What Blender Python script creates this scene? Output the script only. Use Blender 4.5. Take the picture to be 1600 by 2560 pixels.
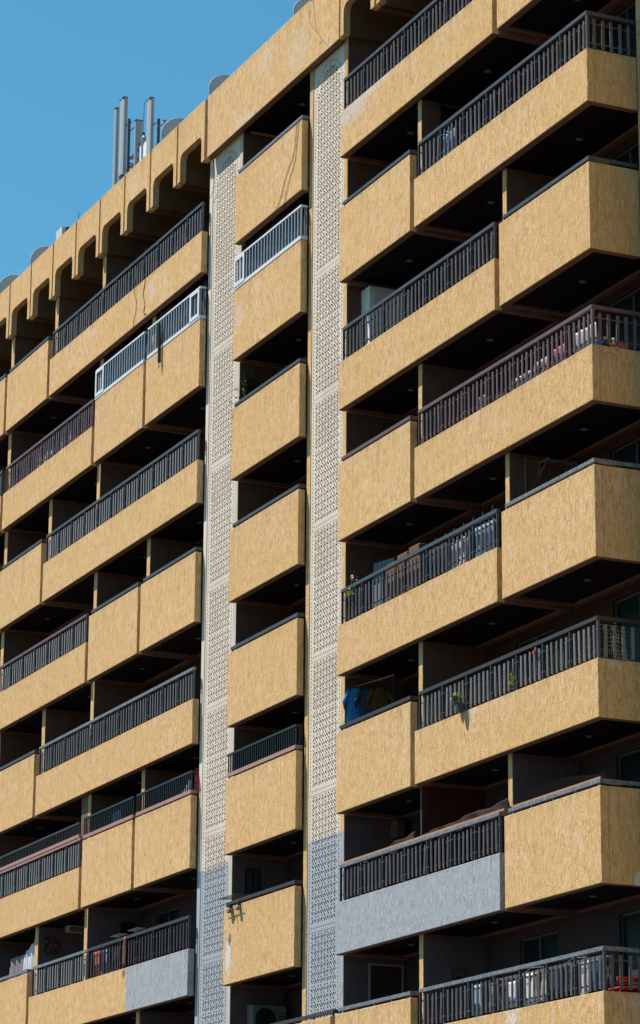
import bpy, bmesh, math, random
from mathutils import Matrix, Vector
rnd = random.Random(7)
for o in list(bpy.data.objects): bpy.data.objects.remove(o)
SC = bpy.context.scene
COL = SC.collection

# ------------------------------------------------------------------ camera
cam_d = bpy.data.cameras.new('camera'); cam = bpy.data.objects.new('camera', cam_d); COL.objects.link(cam)
YAW, PITCH, ROLL = 1.1428679526, 0.2744960108, 0.0076245107
fw = Vector((-math.sin(YAW)*math.cos(PITCH), math.cos(YAW)*math.cos(PITCH), math.sin(PITCH)))
rt = Vector((math.cos(YAW), math.sin(YAW), 0)); up = rt.cross(fw)
r2 = rt*math.cos(ROLL) + up*math.sin(ROLL); u2 = -rt*math.sin(ROLL) + up*math.cos(ROLL)
M = Matrix((r2, u2, -fw)).transposed().to_4x4()
M.translation = Vector((46.29425, -26.66640, -26.18559))
cam.matrix_world = M
cam_d.sensor_fit = 'HORIZONTAL'; cam_d.sensor_width = 36; cam_d.lens = 169.3425
cam_d.clip_start = 0.5; cam_d.clip_end = 20000
SC.camera = cam

# ------------------------------------------------------------------ sky, sun, exposure
SUN_TO = Vector((-0.90, -1.0, 2.50)).normalized()      # from the wall towards the sun
EL = math.asin(SUN_TO.z); AZ = math.atan2(SUN_TO.x, SUN_TO.y)
world = bpy.data.worlds.new('World'); SC.world = world; world.use_nodes = True
nt = world.node_tree; nt.nodes.clear()
sky = nt.nodes.new('ShaderNodeTexSky'); sky.sky_type = 'NISHITA'; sky.sun_disc = False
sky.sun_elevation = EL; sky.sun_rotation = AZ
sky.altitude = 0; sky.air_density = 1.15; sky.dust_density = 0.35; sky.ozone_density = 1.6
bg = nt.nodes.new('ShaderNodeBackground'); bg.inputs['Strength'].default_value = 0.062
wo = nt.nodes.new('ShaderNodeOutputWorld')
tint = nt.nodes.new('ShaderNodeMix'); tint.data_type = 'RGBA'; tint.blend_type = 'MULTIPLY'; tint.inputs[0].default_value = 1
tint.inputs[7].default_value = (0.50, 1.09, 1.17, 1)
nt.links.new(sky.outputs[0], tint.inputs[6]); nt.links.new(tint.outputs[2], bg.inputs[0]); nt.links.new(bg.outputs[0], wo.inputs[0])
sd = bpy.data.lights.new('sun', 'SUN'); sd.energy = 5.0; sd.angle = math.radians(0.53); sd.color = (1, 0.935, 0.865)
sun = bpy.data.objects.new('sun', sd); COL.objects.link(sun)
sun.rotation_euler = SUN_TO.to_track_quat('Z', 'Y').to_euler()
SC.view_settings.view_transform = 'Standard'; SC.view_settings.look = 'None'
SC.view_settings.exposure = 0.82; SC.view_settings.gamma = 1; SC.view_settings.use_curve_mapping = False

# ------------------------------------------------------------------ materials
def mat(name):
    m = bpy.data.materials.new(name); m.use_nodes = True
    return m, m.node_tree, m.node_tree.nodes['Principled BSDF']
def N(t, typ, **kw):
    n = t.nodes.new(typ)
    for k, v in kw.items():
        if k in n.inputs: n.inputs[k].default_value = v
        else: setattr(n, k, v)
    return n
def L(t, a, b): t.links.new(a, b)
def math_n(t, op, a, b=None, clamp=False):
    n = t.nodes.new('ShaderNodeMath'); n.operation = op; n.use_clamp = clamp
    for i, v in enumerate((a, b)):
        if v is None: continue
        if hasattr(v, 'links'): t.links.new(v, n.inputs[i])
        else: n.inputs[i].default_value = v
    return n.outputs[0]
def mixc(t, f, a, b):
    n = t.nodes.new('ShaderNodeMix'); n.data_type = 'RGBA'
    for s, v in ((0, f), (6, a), (7, b)):
        if hasattr(v, 'links'): t.links.new(v, n.inputs[s])
        else: n.inputs[s].default_value = v if s == 0 else (*v, 1)
    return n.outputs[2]
def ramp(t, x, lo, hi):
    n = t.nodes.new('ShaderNodeMapRange'); n.clamp = True
    t.links.new(x, n.inputs[0]); n.inputs[1].default_value = lo; n.inputs[2].default_value = hi
    return n.outputs[0]
def noise(t, scale, det=2, rough=.5, off=(0, 0, 0)):
    g = t.nodes.new('ShaderNodeNewGeometry')
    mp = t.nodes.new('ShaderNodeMapping'); mp.inputs['Scale'].default_value = scale; mp.inputs['Location'].default_value = off
    t.links.new(g.outputs['Position'], mp.inputs[0])
    n = t.nodes.new('ShaderNodeTexNoise'); n.inputs['Scale'].default_value = 1
    n.inputs['Detail'].default_value = det; n.inputs['Roughness'].default_value = rough
    t.links.new(mp.outputs[0], n.inputs['Vector'])
    return n.outputs['Fac']
def blob(t, c, r, edge=.35):
    """mask of a worn patch of its own shape: 1 inside an ellipsoid at c with radii r, ragged by noise"""
    g = t.nodes.new('ShaderNodeNewGeometry')
    mp = t.nodes.new('ShaderNodeMapping'); mp.vector_type = 'POINT'
    mp.inputs['Scale'].default_value = [1/x for x in r]; mp.inputs['Location'].default_value = [-c[i]/r[i] for i in range(3)]
    t.links.new(g.outputs['Position'], mp.inputs[0])
    v = t.nodes.new('ShaderNodeVectorMath'); v.operation = 'LENGTH'; t.links.new(mp.outputs[0], v.inputs[0])
    nn = noise(t, (9, 9, 5), 4, .7, c)
    d = math_n(t, 'ADD', v.outputs['Value'], math_n(t, 'MULTIPLY', math_n(t, 'SUBTRACT', nn, .5), 2.6))
    return ramp(t, d, 1.0, 1.0-edge)

LIGHT = (.79, .50, .255); DARK = (.31, .16, .035); GREYL = (.40, .41, .435); GREYD = (.14, .165, .20)
def plaster(name, grey=None, marks=()):
    """scratched render; grey: None, 'all', ('x', v) grey right of v, ('z', v) grey below v"""
    m, t, b = mat(name)
    big = noise(t, (.55, .55, .35), 3, .6)
    med = noise(t, (5, 5, 2.2), 3, .6, (3, 1, 7))
    st = noise(t, (40, 40, 6.5), 4, .66, (1, 5, 2)); st2 = noise(t, (19, 19, 3.6), 3, .6, (7, 5, 2))
    fine = noise(t, (80, 80, 24), 2, .5, (9, 2, 3))
    s = math_n(t, 'ADD', math_n(t, 'ADD', math_n(t, 'MULTIPLY', st, .50), math_n(t, 'MULTIPLY', fine, .24)), math_n(t, 'MULTIPLY', st2, .26))
    s2 = math_n(t, 'ADD', s, math_n(t, 'MULTIPLY', math_n(t, 'SUBTRACT', med, .5), .12))
    pit = ramp(t, s2, .535, .465)             # 1 in the scratches
    pit = math_n(t, 'MULTIPLY', math_n(t, 'MULTIPLY', pit, ramp(t, med, .25, .60)), .80)
    dust = ramp(t, noise(t, (24, 24, 8), 3, .7, (2, 9, 4)), .56, .68)
    # vertical dirt runs
    run = ramp(t, noise(t, (7, 7, .35), 3, .6, (4, 4, 1)), .52, .74)
    col = mixc(t, pit, LIGHT, DARK)
    col = mixc(t, math_n(t, 'MULTIPLY', ramp(t, big, .35, .7), .5), col, (.60, .355, .12))
    col = mixc(t, math_n(t, 'MULTIPLY', dust, .45), col, (.36, .315, .26))
    bleach = ramp(t, noise(t, (4.5, 4.5, 1.6), 6, .75, (8, 8, 8)), .53, .68)
    col = mixc(t, math_n(t, 'MULTIPLY', bleach, .65), col, (.68, .53, .38))
    tan = ramp(t, noise(t, (6, 6, 2.6), 5, .7, (3, 8, 1)), .52, .66)
    col = mixc(t, math_n(t, 'MULTIPLY', tan, .5), col, (.50, .285, .085))
    gcol = mixc(t, math_n(t, 'MULTIPLY', pit, .9), GREYL, GREYD)
    if grey == 'all': col = gcol
    elif grey:
        g = t.nodes.new('ShaderNodeNewGeometry'); sp = t.nodes.new('ShaderNodeSeparateXYZ'); L(t, g.outputs['Position'], sp.inputs[0])
        w = math_n(t, 'MULTIPLY', math_n(t, 'SUBTRACT', noise(t, (9, 9, 6), 4, .7), .5), .14)
        if grey[0] == 'x': f = math_n(t, 'GREATER_THAN', math_n(t, 'ADD', sp.outputs[0], w), grey[1])
        else: f = math_n(t, 'LESS_THAN', math_n(t, 'ADD', sp.outputs[2], w), grey[1])
        col = mixc(t, f, col, gcol)
    oi = t.nodes.new('ShaderNodeObjectInfo')
    col = mixc(t, math_n(t, 'MULTIPLY', oi.outputs['Random'], .14), col, (.46, .27, .09) if grey != 'all' else (.3, .33, .36))
    tc = t.nodes.new('ShaderNodeTexCoord'); sg = t.nodes.new('ShaderNodeSeparateXYZ'); L(t, tc.outputs['Generated'], sg.inputs[0])
    gz = sg.outputs[2]
    runf = math_n(t, 'MULTIPLY', run, math_n(t, 'ADD', math_n(t, 'MULTIPLY', ramp(t, gz, .35, 1.0), .34), .10))
    col = mixc(t, runf, col, (.20, .135, .08))
    run2 = math_n(t, 'MULTIPLY', ramp(t, noise(t, (5, 5, .3), 4, .65, (7, 1, 5)), .54, .70), ramp(t, gz, .1, .95))
    col = mixc(t, math_n(t, 'MULTIPLY', run2, .30), col, (.66, .56, .42) if grey != 'all' else (.5, .51, .53))
    topd = math_n(t, 'MULTIPLY', ramp(t, gz, .90, 1.0), ramp(t, noise(t, (6, 6, 6), 4, .7), .42, .62))
    col = mixc(t, math_n(t, 'MULTIPLY', topd, .35), col, (.24, .18, .12))
    for c, r, cc, amt in marks:
        bl = blob(t, c, r)
        if amt < .9: bl = math_n(t, 'MULTIPLY', blob(t, c, r, .9), ramp(t, noise(t, (17, 17, 4), 4, .7, (6, 6, 2)), .38, .52))
        col = mixc(t, math_n(t, 'MULTIPLY', bl, amt), col, cc)
    L(t, col, b.inputs['Base Color'])
    b.inputs['Roughness'].default_value = .92; b.inputs['Specular IOR Level'].default_value = .15
    bp = t.nodes.new('ShaderNodeBump'); bp.inputs['Strength'].default_value = 1; bp.inputs['Distance'].default_value = .045
    L(t, s, bp.inputs['Height']); L(t, bp.outputs[0], b.inputs['Normal'])
    return m
WH = (.62, .57, .50)
MARKS_TOP = [((-10.7, 0, .9), (1.3, .3, .35), (.55, .54, .56), .85), ((-9.6, 0, 1.05), (1.4, .3, .14), (.56, .55, .56), .8),
             ((-13.6, 0, 3.6), (.9, .3, .7), WH, .45), ((-15.6, 0, 4.2), (.8, .3, .5), WH, .4), ((-16.9, 0, 3.1), (.9, .3, .18), WH, .55),
             ((-24.4, 0, 4.0), (.35, .3, .5), WH, .55), ((-22.8, 0, .6), (.25, .3, .35), WH, .7), ((-27.5, 0, .85), (.8, .3, .15), WH, .5),
             ((-21.9, 0, .5), (.18, .3, .35), WH, .6), ((-17.0, 0, -1.9), (.35, .3, .5), (.55, .55, .56), .5)]
MARKS_LOW = [((-17.02, 0, -17.35), (.16, .3, .45), (.60, .59, .58), .95), ((-16.95, 0, -17.0), (.10, .3, .16), (.17, .15, .14), .98),
             ((.02, .78, -17.93), (.3, .14, .20), (.68, .62, .58), .9), ((-3.4, 0, -20.05), (.35, .3, .28), (.66, .64, .62), .75),
             ((.02, .7, -20.1), (.3, .3, .25), (.55, .5, .48), .6), ((.02, .35, -13.98), (.3, .35, .08), (.6, .56, .52), .7),
             ((-9.8, 0, -8.05), (.22, .3, .24), (.66, .50, .30), .8), ((-36.2, 0, -4.6), (.08, .3, 1.2), (.70, .66, .60), .7),
             ((-23.65, 0, -17.05), (.14, .3, .13), (.16, .14, .13), .95), ((-4.9, 0, -13.95), (.35, .3, .07), (.6, .6, .62), .6)]
M_PL = plaster('ochre scratched render')
M_PLT = plaster('ochre render with bleached patches', None, MARKS_TOP)
M_PLL = plaster('ochre render with chips', None, MARKS_LOW)
M_GREY = plaster('grey painted render', 'all')
M_PLX = plaster('half repainted render', ('x', -23.48), [MARKS_LOW[8]])
M_PIL = plaster('pilaster render grey foot', ('z', -15.33))

def smooth_mat(name, col, rough=.6, spec=.4, var=.25, sc=(6, 6, 2), metal=0, bump=0):
    m, t, b = mat(name)
    n = noise(t, sc, 4, .6, (len(name), 2, 3))
    f = math_n(t, 'MULTIPLY', ramp(t, n, .35, .7), var)
    L(t, mixc(t, f, col, tuple(c*.45 for c in col)), b.inputs['Base Color'])
    b.inputs['Roughness'].default_value = rough; b.inputs['Specular IOR Level'].default_value = spec; b.inputs['Metallic'].default_value = metal
    if bump:
        bp = t.nodes.new('ShaderNodeBump'); bp.inputs['Strength'].default_value = .5; bp.inputs['Distance'].default_value = bump
        L(t, noise(t, tuple(s*6 for s in sc), 3), bp.inputs['Height']); L(t, bp.outputs[0], b.inputs['Normal'])
    return m
M_LIP = smooth_mat('brown painted soffit edge', (.20, .115, .085), .9, .1, .4)  # plaster undersides, with their shade darkened into the colour
M_INNER = smooth_mat('shaded balcony wall render', (.055, .031, .021), .95, .05, .4, (8, 8, 3))  # same plaster as the front, balcony shade worked into a darker colour
M_INNERG = smooth_mat('grey mauve balcony wall render', (.066, .048, .051), .95, .05, .3, (8, 8, 3))  # mauve wall tone, darkened to hold the recess shade
M_LINE = smooth_mat('brown partition render', (.135, .076, .054), .95, .05, .45, (8, 8, 3)); M_LINEG = smooth_mat('mauve grey partition render', (.135, .095, .10), .95, .05, .4, (8, 8, 3))  # partition side faces, recess shade put into both colours
M_RED = smooth_mat('dark red painted wall', (.09, .022, .015), .9, .1, .3)
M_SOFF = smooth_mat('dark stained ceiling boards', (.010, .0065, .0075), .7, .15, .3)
M_FLOOR = smooth_mat('balcony floor tile', (.07, .05, .04), .8, .2, .2)
def rail_mat(name, face, edge):
    m, t, b = mat(name)
    g = t.nodes.new('ShaderNodeNewGeometry')
    oi = t.nodes.new('ShaderNodeObjectInfo')
    a = noise(t, (60, 60, 3), 3, .6); w = noise(t, (4, 4, 2.5), 3, .6, (5, 5, 5))
    c = mixc(t, ramp(t, a, .40, .62), edge, face)
    c = mixc(t, math_n(t, 'MULTIPLY', ramp(t, w, .58, .72), .6), c, tuple(x*1.9 for x in edge))
    c = mixc(t, math_n(t, 'MULTIPLY', oi.outputs['Random'], .45), c, tuple(x*.4 for x in face))
    L(t, c, b.inputs['Base Color']); b.inputs['Roughness'].default_value = .55; b.inputs['Specular IOR Level'].default_value = .4
    return m
M_SLAT = rail_mat('weathered slate blue wood', (.175, .125, .11), (.06, .078, .10))
M_SLATP = rail_mat('plum brown painted wood', (.20, .135, .14), (.09, .062, .07))
M_SLATB = rail_mat('dark brown painted wood', (.06, .03, .03), (.028, .017, .018))
M_SLATL = rail_mat('worn pale slate wood', (.26, .20, .175), (.15, .175, .195))
M_RAIL = smooth_mat('dark slate metal', (.052, .060, .072), .5, .4, .6, (9, 9, 9))
M_RAILP = smooth_mat('plum brown metal', (.12, .07, .078), .5, .4, .6, (9, 9, 9))
M_RAILB = smooth_mat('dark brown metal', (.038, .024, .024), .5, .4, .5, (9, 9, 9))
M_RAILW = smooth_mat('scuffed grey metal with paint flecks', (.20, .215, .24), .5, .4, 1.5, (16, 16, 16))
M_BLK = smooth_mat('black green iron', (.010, .013, .015), .5, .4, .3)
M_PINK = smooth_mat('faded primer brown iron', (.34, .20, .17), .7, .2, .3)
M_WFR = smooth_mat('white aluminium', (.62, .62, .63), .4, .5, .2)
M_WBAR = smooth_mat('blue grey aluminium bars', (.22, .26, .31), .35, .5, .3)
M_TERRA = smooth_mat('orange brown timber strip', (.42, .20, .11), .8, .2, .5, (20, 20, 20))
M_ANT = smooth_mat('antenna grey plastic', (.36, .36, .36), .5, .4, .1)
M_ANTD = smooth_mat('dark galvanised steel', (.05, .06, .07), .5, .5, .3)
M_STEEL = smooth_mat('galvanised steel', (.30, .32, .34), .35, .5, .3, metal=.7)
M_DISH = smooth_mat('dish grey enamel', (.50, .48, .46), .6, .3, .15)
M_WHITE = smooth_mat('white enamel', (.70, .70, .68), .5, .4, .1)
M_GLASS = None
m, t, b = mat('dark window glass'); b.inputs['Base Color'].default_value = (.01, .012, .014, 1); b.inputs['Roughness'].default_value = .35; b.inputs['Specular IOR Level'].default_value = .06; M_GLASS = m
M_WIN = smooth_mat('grey window aluminium', (.05, .05, .052), .5, .4, .2)
M_ROOM = smooth_mat('dark room wall', (.10, .09, .08), .9)
M_CURT = smooth_mat('dim curtain cloth', (.10, .095, .09), .9, .1, .5, (30, 30, .5))
M_ROOF = smooth_mat('roof screed', (.30, .27, .23), .9)
M_ASPH = smooth_mat('asphalt', (.05, .05, .052), .9, .2, .4, (1, 1, 1))
M_LAMP = smooth_mat('white downlight plastic', (.18, .18, .185), .5, .3, 0)
def cloth(name, c): return smooth_mat('cloth '+name, c, .95, .05, .35, (20, 20, 4), bump=.004)
# screen panels: cream paint, grey below a line
def lattice_mat():
    m, t, b = mat('cream precast screen')
    n = noise(t, (2, 2, .8), 4, .6); col = mixc(t, math_n(t, 'MULTIPLY', ramp(t, n, .4, .7), .3), (.62, .54, .45), (.38, .31, .24))
    g = t.nodes.new('ShaderNodeNewGeometry'); sp = t.nodes.new('ShaderNodeSeparateXYZ'); L(t, g.outputs['Position'], sp.inputs[0])
    lim = math_n(t, 'ADD', math_n(t, 'MULTIPLY', math_n(t, 'LESS_THAN', sp.outputs[0], -15.), .22), -15.33)
    w = math_n(t, 'MULTIPLY', math_n(t, 'SUBTRACT', noise(t, (9, 9, 6), 4, .7), .5), .14)
    f = math_n(t, 'LESS_THAN', math_n(t, 'ADD', sp.outputs[2], w), lim)
    col = mixc(t, f, col, (.33, .35, .38)); L(t, col, b.inputs['Base Color']); b.inputs['Roughness'].default_value = .9
    b.inputs['Specular IOR Level'].default_value = .1
    return m
M_LAT = lattice_mat()
M_CREAM = smooth_mat('pale cream render', (.52, .46, .38), .9, .1, .4, (5, 5, 2)); M_CREAMG = M_LAT

# ------------------------------------------------------------------ mesh helpers
class MB:
    def __init__(s): s.v = []; s.f = []
    def box(s, x0, x1, y0, y1, z0, z1):
        n = len(s.v)
        s.v += [(x0, y0, z0), (x1, y0, z0), (x1, y1, z0), (x0, y1, z0), (x0, y0, z1), (x1, y0, z1), (x1, y1, z1), (x0, y1, z1)]
        s.f += [tuple(n+i for i in q) for q in ((3, 2, 1, 0), (4, 5, 6, 7), (0, 1, 5, 4), (1, 2, 6, 5), (2, 3, 7, 6), (3, 0, 4, 7))]
        return s
    def tube(s, pts, r, n=6, close=True):
        pts = [Vector(p) for p in pts]; base = len(s.v)
        for i, p in enumerate(pts):
            d = (pts[min(i+1, len(pts)-1)] - pts[max(i-1, 0)]).normalized()
            a = d.cross(Vector((0, 0, 1)));  a = a if a.length > .05 else d.cross(Vector((1, 0, 0)))
            a.normalize(); c = d.cross(a)
            rr = r[i] if isinstance(r, (list, tuple)) else r
            for k in range(n):
                th = 2*math.pi*k/n; s.v.append(tuple(p + a*rr*math.cos(th) + c*rr*math.sin(th)))
        for i in range(len(pts)-1):
            for k in range(n):
                s.f.append((base+i*n+k, base+i*n+(k+1) % n, base+(i+1)*n+(k+1) % n, base+(i+1)*n+k))
        s.f.append(tuple(base+k for k in range(n))[::-1]); e = base+(len(pts)-1)*n; s.f.append(tuple(e+k for k in range(n)))
        return s
    def quad(s, *p):
        n = len(s.v); s.v += [tuple(q) for q in p]; s.f.append(tuple(range(n, n+len(p)))); return s
    def grid(s, fn, nu, nv, thick=None):
        n = len(s.v)
        for j in range(nv+1):
            for i in range(nu+1): s.v.append(tuple(fn(i/nu, j/nv)))
        for j in range(nv):
            for i in range(nu):
                a = n+j*(nu+1)+i; s.f.append((a, a+1, a+nu+2, a+nu+1))
        return s
    def xform(s, mtx):
        s.v = [tuple(mtx @ Vector(v)) for v in s.v]; return s
    def mesh(s, name, m, smooth=False):
        me = bpy.data.meshes.new(name); me.from_pydata(s.v, [], s.f); me.update()
        if m: me.materials.append(m)
        if smooth:
            for p in me.polygons: p.use_smooth = True
        return me
    def build(s, name, m, parent=None, smooth=False, bevel=0):
        me = s.mesh(name, m, smooth)
        o = bpy.data.objects.new(name, me); COL.objects.link(o); o.parent = parent
        if bevel:
            bv = o.modifiers.new('bevel', 'BEVEL'); bv.width = bevel; bv.segments = 2; bv.limit_method = 'ANGLE'
        return o
def inst(name, me, parent, loc=(0, 0, 0), rot=(0, 0, 0)):
    o = bpy.data.objects.new(name, me); COL.objects.link(o); o.parent = parent; o.location = loc; o.rotation_euler = rot
    return o
def thing(name, label, cat, group=None):
    o = bpy.data.objects.new(name, None); COL.objects.link(o); o['label'] = label; o['category'] = cat
    o.empty_display_size = .1
    if group: o['group'] = group
    return o
def tag(o, label, cat, group=None):
    o['label'] = label; o['category'] = cat
    if group: o['group'] = group
    return o
def struct(o): o['kind'] = 'structure'; return o

# ------------------------------------------------------------------ ground
GZ = -27.8
g = MB(); g.quad((-6000, -6000, GZ), (6000, -6000, GZ), (6000, 6000, GZ), (-6000, 6000, GZ))
gm, t, b = mat('pale dry ground'); L(t, mixc(t, ramp(t, noise(t, (.05, .05, .05), 4), .4, .6), (.085, .07, .055), (.06, .05, .042)), b.inputs['Base Color']); b.inputs['Roughness'].default_value = 1
struct(g.build('ground', gm))
struct(MB().box(-90, 60, -16, -7, GZ-.2, GZ+.004).build('road', M_ASPH))
struct(MB().box(-90, 60, -7, 0, GZ-.2, GZ+.13).build('pavement', smooth_mat('paving slabs', (.12, .11, .095), .9, .1, .3, (2, 2, 2))))

# ------------------------------------------------------------------ the building
B = thing('apartment_building', 'large ochre apartment building with rows of balconies filling the photo', 'building')
H = 3.0; HL, HT = 1.097, 1.755
X_L3, X_M0, X_M1, X_R0 = -19.46, -17.34, -13.35, -11.23
NF = 9                                             # floors 0..8, counted from the top
XL = -46.0

def sill(k): return -k*H

def ceiling(x0, x1, k, y1=1.65, z=None):
    """side lips of the balcony soffit, its boards and lamps"""
    zb = sill(k) if z is None else z
    m = MB()
    m.box(x0+.02, x0+.13, .165, y1, zb+.005, zb+.12); m.box(x1-.13, x1-.02, .165, y1, zb+.005, zb+.12)
    m.box(x0+.132, x1-.132, y1-.14, y1, zb+.008, zb+.12)
    m.build('soffit_edge', M_LIP, B)
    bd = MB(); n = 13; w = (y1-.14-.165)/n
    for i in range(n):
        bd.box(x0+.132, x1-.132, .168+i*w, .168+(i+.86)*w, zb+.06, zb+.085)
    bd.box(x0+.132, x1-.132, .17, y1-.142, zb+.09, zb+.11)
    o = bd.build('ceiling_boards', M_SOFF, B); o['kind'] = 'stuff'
LAMP = MB()
for i in range(1):
    pts = [(.062*math.cos(a*math.pi/8), .062*math.sin(a*math.pi/8)) for a in range(16)]
    LAMP.quad(*[(x, y, -.012) for x, y in pts][::-1])
    for a in range(16):
        p, q = pts[a], pts[(a+1) % 16]; LAMP.quad((p[0], p[1], -.012), (q[0], q[1], -.012), (q[0]*1.25, q[1]*1.25, 0), (p[0]*1.25, p[1]*1.25, 0))
LAMP_ME = LAMP.mesh('downlight', M_LAMP)
def lamp(x, k, y=.87, z=None): inst('downlight', LAMP_ME, B, (x, y, (sill(k) if z is None else z)+.058))

def parapet(x0, x1, k, h, m, side=False, x_slab0=None):
    z = sill(k)
    mb = MB()
    mb.box(x0, x1, 0, .165, z, z+h)
    if side: mb.box(x1-.165, x1, .167, 1.10, z, z+h)
    o = mb.build('balcony_parapet', m, B, bevel=.012)
    lip = MB().box(x0+.012, x1-.012, .012, .163, z-.004, z+.002)  # thin strip on the parapet bottom, its dark tone stands for underside shade
    if side: lip.box(x1-.16, x1-.012, .165, 1.098, z-.004, z+.002)
    lip.build('soffit_edge', M_LIP, B)
    return o

SLAT = MB().box(-.030, .030, -.011, .011, 0, .60).box(-.009, .009, -.016, -.0115, 0, .60)
SLAT_ME = {m.name: SLAT.mesh('slat', m) for m in (M_SLAT, M_SLATP, M_SLATB, M_SLATL)}
POST_ME = {}
def post_me(m, thick):
    if (m.name, thick) not in POST_ME:
        q = .03 if thick else .014
        POST_ME[(m.name, thick)] = MB().box(-q, q, .02, .07, 0, .711).mesh('post', m)
    return POST_ME[(m.name, thick)]
PB = 1.047                                         # bay of a railing between posts
def railing(x0, x1, k, side=False, single=True, slm=M_SLAT, rm=M_RAIL, pm=None, skip_top=False):
    """slatted railing on a low parapet"""
    pm = pm or M_RAIL
    z = sill(k); xs, xe = x0+.17, x1-.04
    n = max(1, round((xe-xs)/PB)); w = (xe-xs)/n
    r = MB(); r.box(xs-.02, xe+.02, .012, .085, z+1.81, z+1.885)
    if side: r.box(xe-.055, xe+.02, .087, 1.10, z+1.81, z+1.885)
    root = r.build('railing', rm, B, bevel=.004)
    p = MB()
    for i in range(n+1):
        xx = xs+w*i; inst('post', post_me(pm, i == n and side), root, (xx, 0, z+HL))
    p.box(xs, xe, .072, .09, z+1.235, z+1.262); p.box(xs, xe, .072, .09, z+1.64, z+1.667)
    for i in range(1, n+1):                        # bracket stubs beside the posts
        xx = xs+w*i; 
        p.box(xx-.075, xx-.016, .028, .05, z+1.64, z+1.665); p.box(xx-.075, xx-.016, .028, .05, z+1.24, z+1.265)
        if i < n: p.box(xx+.016, xx+.075, .028, .05, z+1.64, z+1.665); p.box(xx+.016, xx+.075, .028, .05, z+1.24, z+1.265)
    if side:
        p.box(xe-.04, xe-.022, .09, 1.10, z+1.235, z+1.262); p.box(xe-.04, xe-.022, .09, 1.10, z+1.64, z+1.667)
    o = p.build('slat_brackets', pm, root); o['kind'] = 'stuff'
    st = MB(); ps = .182
    for i in range(n):
        for j in range(5):
            xx = xs+w*i+w/2+(j-2)*ps*(w/PB)
            dz = rnd.uniform(-.008, .008); a = rnd.gauss(0, .008)
            s_m = slm(xx) if callable(slm) else slm
            if single: inst('slat', SLAT_ME[s_m.name], root, (xx, .048, z+1.145+dz), (rnd.gauss(0, .01), a, rnd.gauss(0, .05)))
            else: st.box(xx-.029+a, xx+.029+a, .035, .057, z+1.145+dz, z+1.745+dz)
    if side:
        for j in range(5):
            inst('slat', SLAT_ME[(slm(0) if callable(slm) else slm).name], root, (xe-.01, .20+j*.19, z+1.145), (0, rnd.gauss(0, .01), math.pi/2))
    if not single:
        o = st.build('slats', slm(0) if callable(slm) else slm, root); o['kind'] = 'stuff'
    return root
def cap(x0, x1, k, side=False, rm=M_RAIL, left=.13, gap=.03):
    """rail on short stubs over a tall parapet"""
    z = sill(k); r = MB(); r.box(x0+left, x1-.03, .012, .085, z+1.81, z+1.885)
    if side: r.box(x1-.105, x1-.03, .087, 1.10, z+1.81, z+1.885)
    else: r.box(x1-.105, x1-.03, .087, .19, z+1.81, z+1.885)
    root = r.build('cap_rail', rm, B, bevel=.004)
    p = MB(); n = max(1, round((x1-x0)/.95))
    for i in range(n+1):
        xx = x0+left+.05+(x1-x0-left-.16)*i/n; p.box(xx-.02, xx+.02, .03, .07, z+HT, z+1.808)
    o = p.build('rail_stubs', rm, root); o['kind'] = 'stuff'
    return root

def slab(x0, x1, k):
    z = sill(k)
    MB().box(x0+.03, x1-.03, .167, 1.64, z+.125, z+.70).build('floor_slab', M_FLOOR, B)
def partition(x0, x1, kspace, m=None, y0=.2):
    """wall between two balconies, in the space above parapet kspace"""
    z = sill(kspace)
    top = z+H+.0 if kspace > 0 else z+3.0
    MB().box(x0, x1, y0, 1.645, z+.702, top+.003).build('partition_wall', m or M_PL, B)
    # side faces get thin linings with the balcony shade put into their colour
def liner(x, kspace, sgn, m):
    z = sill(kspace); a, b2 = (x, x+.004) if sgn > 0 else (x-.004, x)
    MB().box(a, b2, .215, 1.64, z+.703, z+H-.001).build('wall_lining', m, B)

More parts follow.
